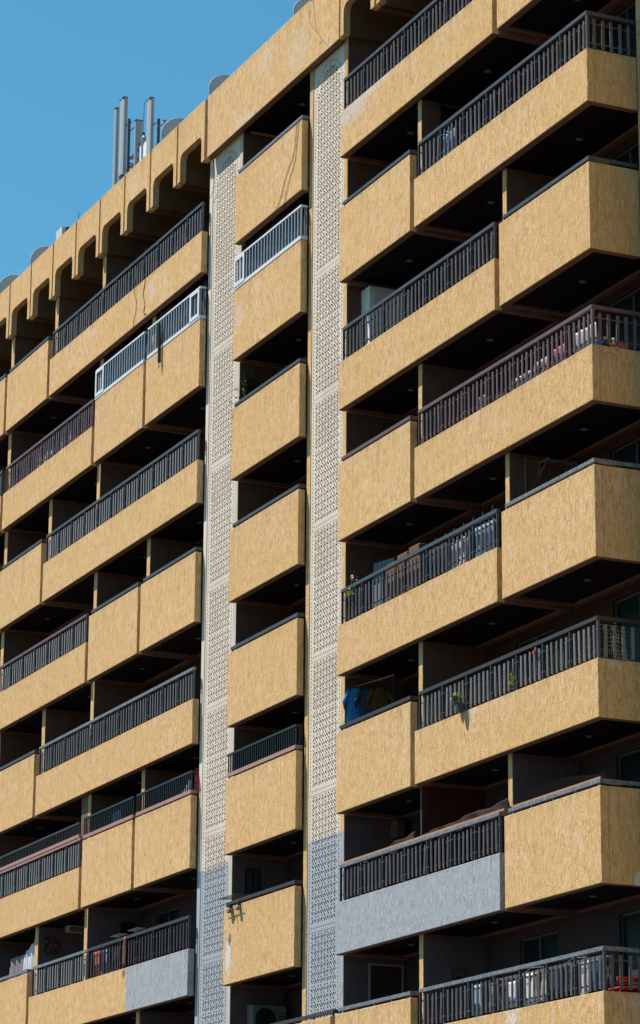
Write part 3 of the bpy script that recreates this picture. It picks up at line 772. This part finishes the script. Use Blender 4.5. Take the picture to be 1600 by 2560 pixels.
# mesh screen over the tall corner parapet: real wires
wm = MB()
for i in range(60):
    x = -3.35+i*.058; h = .08+.16*math.sin(math.pi*min(1, (x+3.4)/3.6+.12))
    wm.tube([(x, .06, -16.1), (x, .06, -16.1+h)], .0035, 3)
for j in range(6):
    wm.tube([(-3.35+3.4*i/14, .06, -16.1+(j+1)/6*(.08+.16*math.sin(math.pi*min(1, (-3.35+3.4*i/14+3.4)/3.6+.12)))) for i in range(15)], .0035, 3)
o = wm.build('wire_mesh_guard', M_NET); tag(o, 'low curved wire mesh standing on the rail of the tall corner balcony', 'wire mesh')
o = MB().box(-11.06, -3.72, .035, .075, -16.112, -16.07).build('timber_strip', M_TERRA); tag(o, 'orange brown timber strip along the rail above the grey parapet', 'timber strip')
o = MB().box(-3.38, -.05, .035, .075, -16.112, -16.075).build('timber_strip', M_TERRA); tag(o, 'orange brown timber strip on the rail of the tall corner balcony below the mesh', 'timber strip')
o = MB().box(-34.3, -27.3, .02, .07, -13.1105, -13.09).build('rail_strip', M_PINK, B)

# --- wardrobe, door frames, fittings on the partition walls
c = T('wardrobe', 'white wardrobe standing on the balcony beside the right lattice screen', 'wardrobe')
MB().box(-11.24, -10.80, .55, 1.60, sill(2)+.72, -3.12).build('carcass', M_WHITE, c, bevel=.008)
m_t = smooth_mat('cream trim', (.55, .45, .28), .6)
for ya, yb in ((.62, 1.05), (1.10, 1.54)):
    d = MB().box(-10.798, -10.785, ya, yb, sill(2)+.8, -3.25).build('door', M_WHITE, c)
    f = MB(); z0, z1 = sill(2)+.95, -3.40
    f.box(-10.784, -10.774, ya+.06, ya+.075, z0, z1); f.box(-10.784, -10.774, yb-.075, yb-.06, z0, z1); f.box(-10.784, -10.774, ya+.075, yb-.075, z1-.015, z1); f.build('moulding', m_t, d)
def wall_frame(xf, ya, yb, za, zb, m, label, cat, name, t_=.05, pane=M_GLASS, mid=False):
    t = T(name, label, cat) if label else None
    f = MB(); f.box(xf, xf+.03, ya, ya+t_, za, zb); f.box(xf, xf+.03, yb-t_, yb, za, zb); f.box(xf, xf+.03, ya+t_, yb-t_, zb-t_, zb); f.box(xf, xf+.03, ya+t_, yb-t_, za, za+t_)
    if mid: f.box(xf, xf+.03, (ya+yb)/2-t_/2, (ya+yb)/2+t_/2, za+t_, zb-t_)
    if label:
        f.build('frame', m, t); MB().box(xf+.005, xf+.012, ya+t_, yb-t_, za+t_, zb-t_).build('pane', pane, t); return t
    w = f.build(name, m, B); MB().box(xf+.005, xf+.012, ya+t_, yb-t_, za+t_, zb-t_).build('pane', pane, w)
M_DOORFR = smooth_mat('pale door frame', (.30, .28, .25), .7)
wall_frame(-11.25, .78, 1.60, sill(7)+.71, -18.12, M_DOORFR, None, '', 'door', .045, M_SLATB)
wall_frame(-17.345, .52, .90, -16.9, -15.26, M_BLK, None, '', 'window', .03, M_INNERG, True)
wall_frame(-7.49, .62, 1.3, -1.9, -.05, M_WIN, None, '', 'window', .03)
wall_frame(-26.87, 1.1, 1.5, -16.9, -15.28, M_BLK, None, '', 'window', .03)
wall_frame(-7.494, .84, 1.14, -19.1, -18.64, M_WIN, 'small framed vent on the wall above the laundry balcony', 'vent', 'wall_vent', .03, M_ROOM)
v = MB().tube([(-7.478, .99, -18.86), (-7.474, .99, -18.86)], .08, 14).build('vent_disc', M_BLK, bpy.data.objects['wall_vent'])

c = T('air_conditioner', 'outdoor air conditioning unit on the wall of the lowest middle balcony', 'air conditioner')
MB().box(-17.34, -17.02, .62, 1.46, -19.05, -18.42).build('casing', smooth_mat('dusty beige steel', (.20, .185, .165), .7), c, bevel=.01)
gm_ = MB()
for i in range(7):
    r = .05+i*.035; gm_.tube([(-17.01, .95+r*math.cos(a*math.pi/12), -18.74+r*math.sin(a*math.pi/12)) for a in range(25)], .005, 4)
gm_.build('fan_grille', M_BLK, c); MB().tube([(-17.03, .95, -18.74), (-17.015, .95, -18.74)], .25, 24).build('fan_opening', M_BLK, c)
for i in range(6): MB().box(-17.019, -17.012, 1.28, 1.42, -18.9+i*.06, -18.88+i*.06).build('louvre', M_BLK, c)
for y in (.72, 1.34): MB().box(-17.34, -16.98, y, y+.04, -19.10, -19.052).build('bracket', M_ANTD, c)
cable('black hose running down the wall behind the outdoor air conditioner', 'hose', [(-17.3, 1.58, -18.1), (-17.25, 1.5, -18.4), (-17.28, 1.5, -18.9), (-17.3, 1.5, -19.6)], .03, M_BLK, 'hose')
c = T('wall_air_conditioner', 'small grey air conditioner high on the wall of a lower left balcony', 'air conditioner')
MB().box(-30.68, -30.42, .95, 1.55, -15.12, -14.86).build('casing', M_DISH, c, bevel=.02)
for i in range(4): MB().box(-30.419, -30.412, 1.0, 1.5, -15.1+i*.03, -15.085+i*.03).build('louvre', M_BLK, c)
# bracket frame and pipe on the upper corner partition
M_BEI = smooth_mat('beige painted steel', (.20, .17, .14), .6)
c = T('wall_bracket', 'empty steel air conditioner bracket on the partition of a corner balcony', 'bracket')
for y in (.84, 1.45):
    MB().box(-3.675, -3.25, y, y+.035, -9.16, -9.125).build('arm', M_BEI, c)
    MB().box(-3.675, -3.64, y, y+.035, -9.42, -9.165).build('upright', M_BEI, c)
    MB().tube([(-3.65, y+.017, -9.4), (-3.35, y+.017, -9.17)], .014, 5).build('strut', M_BEI, c)
MB().box(-3.28, -3.24, .84, 1.49, -9.20, -9.165).build('crossbar', M_BEI, c)
cable('thin beige pipe bent along the partition beside the empty bracket', 'pipe', [(-3.66, .55, -10.3), (-3.66, .55, -9.8), (-3.66, .555, -9.14), (-3.66, .58, -9.12), (-3.66, 1.0, -9.10), (-3.66, 1.5, -9.10)], .012, M_BEI, 'drain_pipe')
# wreath
c = T('wreath', 'dark wreath hanging on the partition wall of a lower left balcony', 'wreath')
M_LEAFD = smooth_mat('dry dark leaf', (.05, .03, .02), .8); M_FLR = smooth_mat('faded red flower', (.22, .05, .03), .8)
lf = MB()
for i in range(150):
    a = rnd.random()*6.28; r = .17+rnd.gauss(0, .04); p = Vector((-30.62+rnd.uniform(-.03, .03), .55+r*math.cos(a), -15.49+r*1.15*math.sin(a)))
    d = Vector((rnd.uniform(-.3, .6), rnd.gauss(0, 1), rnd.gauss(0, 1))).normalized()*.06; e = d.cross(Vector((1, 0, 0)))*.35
    lf.quad(p, p+d*.5+e, p+d, p+d*.5-e)
o = lf.build('leaves', M_LEAFD, c); o['kind'] = 'stuff'
for a in (0, 1.3, 2.6, 4.2): MB().tube([(-30.6, .55+.15*math.cos(a), -15.49+.17*math.sin(a)), (-30.56, .55+.15*math.cos(a), -15.49+.17*math.sin(a))], [.045, .02], 8).build('flower', M_FLR, c)

# --- plants
M_LEAF = smooth_mat('sunlit leaf green', (.11, .17, .03), .6, .3, .6, (30, 30, 30)); M_LEAFY = smooth_mat('yellow green leaf', (.38, .40, .04), .6, .3, .4, (30, 30, 30))  # two plain leaf greens
M_PINKF = smooth_mat('pink petal', (.62, .22, .24), .7); M_POT = smooth_mat('dark plastic pot', (.05, .06, .07), .6)
def foliage(name, cen, rad, n, m, parent=None, size=.04, seed=1):
    rr = random.Random(seed); lf = MB()
    for i in range(n):
        p = Vector([cen[k]+rr.gauss(0, .5)*rad[k] for k in range(3)])
        d = Vector((rr.gauss(0, 1), rr.gauss(0, 1), rr.gauss(0, .8))).normalized()*size*rr.uniform(.6, 1.4); e = d.cross(Vector((rr.gauss(0, 1), rr.gauss(0, 1), rr.gauss(0, 1)))).normalized()*size*.33
        lf.quad(p, p+d*.5+e, p+d, p+d*.5-e)
    o = lf.build(name, m, parent); return o
def potplant(x, y, z, label, rad=(.12, .1, .1), n=70, m=None, flowers=None, seed=1, pot=True, cat='plant'):
    t = T('potted_plant', label, cat)
    if pot: MB().tube([(x, y, z-.16), (x, y, z), (x, y, z+.012)], [.055, .085, .09], 12).build('pot', M_POT, t)
    o = foliage('leaves', (x, y, z+rad[2]*.8), rad, n, m or M_LEAF, t, seed=seed); o['kind'] = 'stuff'
    st = MB()
    for i in range(5): st.tube([(x, y, z-.02), (x+rnd.uniform(-1, 1)*rad[0]*.5, y+rnd.uniform(-1, 1)*rad[1]*.5, z+rad[2]*1.2)], .004, 4)
    o = st.build('stems', m or M_LEAF, t); o['kind'] = 'stuff'
    if flowers:
        for i in range(flowers):
            fx = x+rnd.uniform(-.6, .3)*rad[0]; fz = z+rad[2]*rnd.uniform(.7, 1.5)
            MB().tube([(fx, y-.03, fz), (fx, y-.06, fz)], [.045, .02], 7).build('flower', M_PINKF, t)
    return t
potplant(-10.62, .12, -10.12, 'pink flowering plant on the rail beside the right lattice screen', (.14, .12, .16), 70, M_LEAF, 4, 3)
foliage_t = T('climbing_plant', 'yellow green leaves hanging through the slats under the pink flowers', 'plant')
o = foliage('leaves', (-10.55, -.03, -10.33), (.16, .05, .07), 60, M_LEAFY, foliage_t, .05, 5); o['kind'] = 'stuff'
cable(None, None, [(-10.3, .02, -10.2), (-10.5, -.02, -10.3), (-10.75, -.02, -10.36)], .006, M_LEAF, 'stem').parent = foliage_t
potplant(-5.45, -.10, -13.60, 'small potted plant hung outside the slats, the upper one of the pair', (.13, .07, .06), 60, M_LEAFY, None, 7)
potplant(-5.26, -.10, -13.78, 'small potted plant hung outside the slats, the lower one of the pair', (.14, .07, .12), 80, M_LEAF, None, 8)
def vine(x, y, z0, z1, label, m, seed, n=60):
    t = T('climbing_plant', label, 'plant'); cable(None, None, [(x, y, z0), (x+.03, y, (z0+z1)/2), (x-.02, y, z1)], .005, M_LEAFD, 'stem').parent = t
    o = foliage('leaves', (x, y, (z0+z1)/2), (.07, .04, (z1-z0)*.55), n, m, t, .04, seed); o['kind'] = 'stuff'
vine(-3.29, .015, -13.85, -13.45, 'bright green creeper in the middle of the net lined slatted railing', M_LEAFY, 11, 70)
vine(-3.75, .09, -13.75, -13.3, 'thin creeper behind the slats left of the bright green one', M_LEAF, 12, 40)
vine(-2.0, .09, -13.7, -13.3, 'thin creeper climbing behind the slats right of the red tie', M_LEAF, 13, 40)
vine(-.08, .42, -13.75, -13.3, 'leafy creeper behind the side slats of the net lined balcony', M_LEAFY, 14, 70)
vine(-.6, .10, -13.8, -13.35, 'creeper behind the front slats next to the corner post of the net lined balcony', M_LEAF, 15, 50)
vine(-17.2, .26, -4.4, -3.3, 'yellow flowering creeper on the wall beside the left lattice screen', M_LEAFY, 16, 50)
t = T('climbing_plant', 'dark leafy creeper mat covering the wall of the third middle balcony', 'plant')
o = foliage('leaves', (-17.28, .5, -3.9), (.05, .35, .6), 900, smooth_mat('dark leaf', (.018, .028, .012), .7), t, .07, 17); o['kind'] = 'stuff'
cable(None, None, [(-17.3, .4, -4.6), (-17.28, .5, -3.8), (-17.3, .6, -3.2)], .01, M_LEAFD, 'stem').parent = t
c = T('cupboard', 'dark brown cupboard in the shade of the third middle balcony', 'cupboard')
MB().box(-17.3, -16.3, 1.0, 1.6, sill(2)+.71, -3.25).build('carcass', M_SLATB, c); MB().box(-16.298, -16.28, 1.05, 1.55, sill(2)+.8, -3.35).build('door', M_SLATB, c)
# plastic net behind the slats of the creeper balcony
nm = MB()
for i in range(92): nm.tube([(-7.3+i*.079, .105, -13.85), (-7.3+i*.079, .105, -13.25)], .003, 3)
for j in range(9): nm.tube([(-7.3, .105, -13.85+j*.075), (-.1, .105, -13.85+j*.075)], .003, 3)
for i in range(12): nm.tube([(-.12, .12+i*.079, -13.85), (-.12, .12+i*.079, -13.25)], .003, 3)
for j in range(9): nm.tube([(-.12, .12, -13.85+j*.075), (-.12, 1.05, -13.85+j*.075)], .003, 3)
o = nm.build('plastic_net', M_SLATL); tag(o, 'fine plastic net stretched behind the slats of the creeper balcony', 'net')
cable('red and white tie knotted round a railing post of the creeper balcony', 'tie', [(-2.42, .0, -13.28), (-2.38, -.02, -13.36), (-2.30, -.02, -13.30), (-2.33, -.01, -13.24)], .012, smooth_mat('red cord', (.6, .06, .05), .8), 'cord_tie')

# --- clothes
def shirt(name, cx, cy, ztop, zbot, hw, m, label, yaw=1.05, group=None):
    """short sleeved shirt on a hanger: body loft with folds, two drooping sleeves"""
    s = MB(); nv, nu = 14, 36; h = ztop-zbot
    def ring(v):
        w = hw*(.30+.70*min(1, (v/.10)**.6)) if v < .10 else hw*(1.0-.02*math.sin(v*8))
        return w
    def fn(u, v):
        a = 2*math.pi*u; w = ring(1-v) if False else ring(v)
        fold = 1+.10*math.sin(a*9+v*2)*min(1, v*1.5)
        return (w*math.cos(a), (.045+.03*v)*math.sin(a)*fold+.018*math.sin(math.cos(a)*14+v)*v, ztop-v*h)
    s.grid(lambda u, v: fn(u, v), nu, nv)
    for sg in (-1, 1):
        def sl(u, v, sg=sg):
            a = 2*math.pi*u; c0 = Vector((sg*hw*.80, 0, ztop-.07*h)); c1 = Vector((sg*hw*1.42, -.02, ztop-.36*h)); c = c0.lerp(c1, v)
            return (c.x+.02*math.cos(a)*sg, c.y+.045*math.sin(a), c.z+(.075+.03*v)*math.cos(a))
        s.grid(sl, 12, 5)
    R_ = Matrix.Translation((cx, cy, 0)) @ Matrix.Rotation(yaw, 4, 'Z'); s.xform(R_)
    t = T(name, label, 'shirt', group); s.build('garment', m, t, True)
    hg = MB().tube([R_ @ Vector(p) for p in ((-hw*.8, 0, ztop-.05), (0, 0, ztop+.03), (hw*.8, 0, ztop-.05))], .008, 5); hg.build('hanger', M_BLK, t)
    return t
m_blue = cloth('bright blue', (.035, .19, .42)); m_navy = cloth('slate navy', (.03, .05, .075)); m_must = cloth('mustard', (.09, .048, .012)); m_whi = cloth('white', (.62, .62, .64))
G = 'shirts hanging on the rack'
shirt('t_shirt', -11.02, .36, -12.28, -13.35, .19, m_blue, 'bright blue t shirt hanging at the front of the rack', 1.15, G)
shirt('t_shirt', -10.66, .48, -12.36, -13.3, .20, m_navy, 'slate navy shirt hanging right behind the bright blue one', 1.15, G)
shirt('t_shirt', -10.22, .56, -12.42, -13.3, .20, m_must, 'mustard yellow shirt hanging at the far end of the rack', 1.2, G)
c = T('clothes_rack', 'metal clothes rack with shirts beside the right lattice screen', 'clothes rack')
MB().tube([(-11.2, .42, -12.20), (-9.7, .62, -12.22)], .014, 6).build('top_bar', M_STEEL, c)
for x, y in ((-11.2, .42), (-9.7, .62)): MB().tube([(x, y, -12.2), (x, y, -14.28)], .012, 6).build('leg', M_BLK, c)

m_lil = cloth('pink', (.45, .20, .30)); m_lg = cloth('pale grey', (.48, .47, .50)); m_cr = cloth('cream check', (.50, .45, .38)); m_bl2 = cloth('pale blue', (.22, .36, .48)); m_dk = cloth('charcoal', (.04, .045, .05)); m_red = cloth('red', (.45, .03, .02)); m_jean = cloth('denim', (.06, .12, .2)); m_tan = cloth('tan', (.42, .28, .18))
z3 = -7.86
cloth_obj('bedsheet', m_lg, -1.15, -.35, .28, -7.32, z3, 'pale grey sheet behind the plum slats nearest the corner', seed=21)
cloth_obj('bedsheet', m_lil, -2.05, -1.45, .26, -7.40, z3, 'pink sheet behind the plum slats right of the middle', seed=22)
cloth_obj('bedsheet', m_cr, -2.75, -2.15, .26, -7.45, z3, 'cream checked sheet left of the pink one behind the plum slats', seed=23)
cloth_obj('bedsheet', m_lg, -3.6, -2.85, .26, -7.52, z3, 'crumpled grey white sheet in the middle of the plum slatted railing', seed=24)
cloth_obj('blanket', m_tan, -4.35, -3.95, .26, -7.62, z3, 'tan blanket behind the plum slats, left of the sheets', seed=25)
cloth_obj('towel', m_cr, -5.0, -4.75, .24, -7.48, z3, 'narrow cream towel behind the plum slats, leftmost of the laundry', seed=26)
# toys on the side parapet of the plum railing
def doll(x, y, z, m1, m2, label):
    t = T('toy_figure', label, 'toy')
    MB().tube([(x, y, z), (x, y, z+.05), (x, y, z+.13)], [.035, .045, .025], 8).build('body', m1, t, True)
    MB().tube([(x, y, z+.13), (x, y, z+.15), (x, y, z+.19), (x, y, z+.2)], [.012, .032, .032, .01], 8).build('head', m2, t, True)
    for s in (-1, 1): MB().tube([(x, y+s*.03, z+.11), (x, y+s*.07, z+.06)], .010, 6).build('arm', m2, t)
m_skin = smooth_mat('toy tan plastic', (.55, .36, .20), .5); m_tb = smooth_mat('toy blue plastic', (.02, .05, .35), .4); m_tr = smooth_mat('toy brick plastic', (.30, .08, .06), .6)
doll(-.06, .31, -7.90, m_navy, m_skin, 'little toy figure standing on the side parapet behind the plum railing'); doll(-.06, .50, -7.90, m_tr, m_skin, 'second little toy figure next to the brick red tub')
o = MB().box(-.12, -.02, .16, .24, -7.90, -7.80).build('toy_block', m_tb, bevel=.01); tag(o, 'bright blue toy block by the corner post of the plum railing', 'toy')
o = MB().box(-.13, -.02, .56, .80, -7.90, -7.79).build('storage_tub', m_tr, bevel=.015); tag(o, 'brick red plastic tub behind the side slats of the plum railing', 'tub')

# blue cloth second right balcony
cloth_obj('towel', m_bl2, -6.5, -5.95, .2, -1.22, -1.88, 'pale blue towel behind the upper slatted railing near the partition', seed=31)
# belongings on the fourth floor balcony
M_WOODP = smooth_mat('blue grey boards', (.11, .14, .165), .8); M_CARD = smooth_mat('brown wicker', (.16, .09, .05), .9, .1, .7, (40, 40, 40))
c = T('wooden_crate', 'stack of blue grey boards leaning above the rail behind the flowering balcony', 'crate')
for i in range(5): MB().box(-10.35+i*.2, -10.17+i*.2, .45, .50, -11.2, -9.66-.02*i).build('board', M_WOODP, c)
MB().box(-10.35, -9.37, .502, .53, -10.4, -10.3).build('batten', M_WOODP, c)
c = T('storage_basket', 'long row of brown wicker baskets along the rail of the flowering balcony', 'basket')
for i, (x, h) in enumerate(((-9.0, -9.98), (-8.45, -9.9), (-7.9, -9.86))): MB().box(x-.25, x+.25, .2, .6, -11.2, h).build('basket_body', M_CARD, c, bevel=.03)
cloth_obj('folded_cloth', m_lg, -6.2, -5.5, .2, -10.25, -10.9, 'pale cloth in the middle of the flowering balcony behind the slats', seed=34, fold=.05)
cloth_obj('folded_cloth', m_bl2, -5.1, -4.3, .2, -10.2, -10.88, 'pale blue cloth near the right end of the flowering balcony railing', seed=35, fold=.05)
cloth_obj('folded_cloth', m_dk, -7.3, -6.5, .22, -10.15, -10.88, 'charcoal cloth behind the slats right of the baskets', seed=36, fold=.05)
wi = MB()
for i in range(9):
    x = -8.2+i*.42; wi.tube([(x+.16*math.cos(a*.45), .35+.02*a, -9.98+.1*math.sin(a*.9)+.012*i) for a in range(14)], .006, 4)
o = wi.build('wire_coil', M_STEEL); tag(o, 'tangled wire coils lying along the rail of the flowering balcony', 'wire')
# lowest right balcony: racks of laundry
zb = -19.90; zt = -19.22
LAUN = [(-5.5, -5.15, m_bl2, 'light blue garment at the left end of the lowest railing'), (-4.95, -4.7, m_tan, 'tan garment behind the lowest railing beside the light blue one'),
        (-4.55, -4.2, m_dk, 'charcoal garment behind the lowest railing left of the white sheet'), (-4.1, -3.75, m_whi, 'white towel, leftmost white piece on the lowest balcony'),
        (-3.55, -3.05, m_whi, 'checked white sheet at the middle of the lowest railing'), (-2.95, -2.7, m_cr, 'cream towel right of the checked white sheet'),
        (-2.55, -2.1, m_navy, 'navy garment behind the lowest railing'), (-2.0, -1.65, m_dk, 'dark garment right of the navy one on the lowest balcony'),
        (-1.5, -1.15, m_lg, 'pale grey garment near the corner of the lowest balcony'), (-1.0, -.7, m_jean, 'denim garment closest to the corner post of the lowest balcony')]
for i, (a, c_, m_, l_) in enumerate(LAUN): cloth_obj('laundry_piece', m_, a, c_, .30+.04*(i % 3), zt-.03*(i % 4), zb+.1*(i % 2), l_, seed=40+i, nu=14)
c = T('drying_rack', 'metal drying rack full of laundry behind the lowest right railing', 'drying rack')
for y in (.3, .38, .46): MB().tube([(-4.6, y, zt+.01), (-.5, y, zt+.01)], .008, 5).build('bar', M_STEEL, c)
for x in (-4.6, -2.6, -.5):
    MB().tube([(x, .3, zt), (x+.25, .46, -20.28)], .010, 5).build('leg', M_STEEL, c); MB().tube([(x, .46, zt), (x-.2, .3, -20.28)], .010, 5).build('leg', M_STEEL, c)
for x in (-3.2, -1.6): MB().tube([(x-.5, .2, zt-.1), (x, .3, zt+.08), (x+.5, .3, zt+.05)], .008, 5).build('wing_bar', M_STEEL, c)
c = T('red_chair', 'bright red plastic chair behind the side slats of the lowest balcony', 'chair')
m_rp = smooth_mat('red plastic', (.55, .02, .012), .4, .4, .1)
MB().box(-.55, -.14, .40, .86, -19.83, -19.79).build('seat', m_rp, c, bevel=.015); MB().box(-.55, -.14, .84, .88, -19.785, -19.45).build('backrest', M_STEEL, c, bevel=.015)
MB().box(-.18, -.14, .36, .84, -19.70, -19.62).build('armrest', m_rp, c, bevel=.01)
for x, y in ((-.52, .43), (-.17, .43), (-.52, .82), (-.17, .82)): MB().tube([(x, y, -19.83), (x, y, -20.29)], .018, 6).build('leg', m_rp, c)
# things on the lower left balconies
cloth_obj('curtain', m_whi, -32.05, -31.15, .28, lambda u: -15.62+.32*u, -16.2, 'white curtain drawn aside at the end of a lower left balcony', 'curtain', seed=51)
cloth_obj('curtain', cloth('black and white print', (.25, .2, .22)), -33.3, -32.1, .30, -15.58, -16.2, 'dark patterned cloth left of the white curtain', 'curtain', seed=52)
cloth_obj('laundry_piece', cloth('coral', (.55, .15, .12)), -26.45, -26.0, .25, -16.18, -16.8, 'coral garment behind the brown slatted railing at lower left', seed=53, nu=14)
cloth_obj('laundry_piece', m_bl2, -25.85, -25.5, .25, -16.2, -16.85, 'blue garment beside the coral one at lower left', seed=54, nu=14)
cloth_obj('laundry_piece', cloth('dusty pink', (.26, .12, .11)), -23.72, -23.6, .01, -16.12, -16.85, 'narrow pink towel hanging over the brown railing at lower left', seed=55, nu=8)
cloth_obj('laundry_piece', m_dk, -25.2, -24.4, .25, -16.25, -16.85, 'charcoal garment behind the brown slatted railing at lower left', seed=56, nu=14)
for i, x in enumerate((-24.15, -22.95)):
    c = T('rail_drying_rack', ('left' if i == 0 else 'right')+' one of two small wire racks hooked on the brown railing', 'drying rack', 'racks hooked on the brown railing')
    for j in range(3): MB().tube([(x-.3, -.06+j*.09, -16.03), (x+.3, -.06+j*.09, -16.03)], .005, 4).build('wire', M_STEEL, c)
    for q in (-.3, .3): MB().tube([(x+q, -.08, -16.03), (x+q, .15, -16.03), (x+q, .09, -16.2)], .008, 4).build('frame', M_STEEL, c)
cloth_obj('laundry_piece', m_jean, -25.6, -24.9, .3, -12.72, -13.1, 'denim garment behind the left iron balustrade', seed=57, nu=14)
cloth_obj('laundry_piece', m_bl2, -20.75, -20.2, .3, lambda u: -12.95+.25*u, -13.1, 'blue garment at the right end of the iron balustrade beside the lattice', seed=58, nu=14)
cloth_obj('laundry_piece', m_red, -19.95, -19.75, .3, -12.5, -13.1, 'red garment at the very end of the iron balustrade beside the lattice', seed=59, nu=8)
rb = random.Random(4)
for i, (x, z) in enumerate(((-31.7, -1.45), (-31.2, -1.6), (-30.6, -1.4), (-29.95, -1.5), (-29.3, -1.45))):
    cloth_obj('laundry_piece', (m_whi, m_lg, m_whi, m_bl2, m_whi)[i], x-.16, x+.16, .16, z+.08, z-.32, ('leftmost white rag', 'grey rag second from the left', 'white rag in the middle', 'pale blue rag fourth from the left', 'rightmost white rag')[i]+' behind the plum railing at upper left', seed=60+i, nu=8, group='rags behind the plum railing')
c = T('hanging_planter', 'dark tube with dry twigs dangling over the white balustrade at left', 'planter')
MB().tube([(-22.10, -.06, -.55), (-22.06, -.06, -1.1), (-22.04, -.06, -1.62)], .045, 7).build('tube', M_BLK, c)
tw = MB()
for i in range(16): a = rnd.uniform(-.12, .16); z = rnd.uniform(-1.75, -1.2); tw.tube([(-22.03, -.06, z), (-22.0+a, -.08, z-rnd.uniform(.02, .12))], .005, 3)
o = tw.build('twigs', M_LEAFD, c); o['kind'] = 'stuff'
# balcony with floodlights
c = T('floodlight', 'pair of small floodlights clamped under the rail of the chipped middle balcony', 'floodlight')
for x in (-16.85, -16.35): MB().box(x-.07, x+.07, -.11, -.02, -16.40, -16.32).build('lamp_head', M_BEI, c, bevel=.012); MB().box(x-.02, x+.02, -.06, .03, -16.30, -16.2).build('bracket', M_BLK, c)
c = T('rail_drying_rack', 'small wire rack lying on the rail of the chipped middle balcony', 'drying rack')
for j in range(7): MB().tube([(-17.15+j*.14, -.18, -16.06), (-17.15+j*.14, .2, -16.04)], .007, 4).build('wire', M_BLK, c)
for y in (-.18, .2): MB().tube([(-17.2, y, -16.06), (-16.25, y, -16.05)], .008, 4).build('frame', M_BLK, c)
o = MB().tube([(-16.62, -.06, -16.32), (-16.50, -.07, -16.62)], .012, 5).build('broomstick', M_LEAFD); tag(o, 'short brown stick leaning out under the floodlights', 'stick')
cloth_obj('cleaning_cloth', m_bl2, -14.75, -14.35, .10, -16.14, -16.28, 'blue and white cloth tucked under the rail of the chipped middle balcony', 'cloth', seed=71, nu=10, nv=4, fold=.05)
o = MB().box(-11.2, -10.9, 1.25, 1.5, -15.45, -15.05).build('wall_ornament', smooth_mat('dim ornament', (.10, .08, .075), .8), bevel=.05); tag(o, 'dim ornament hanging on the wall above the brown net', 'ornament')
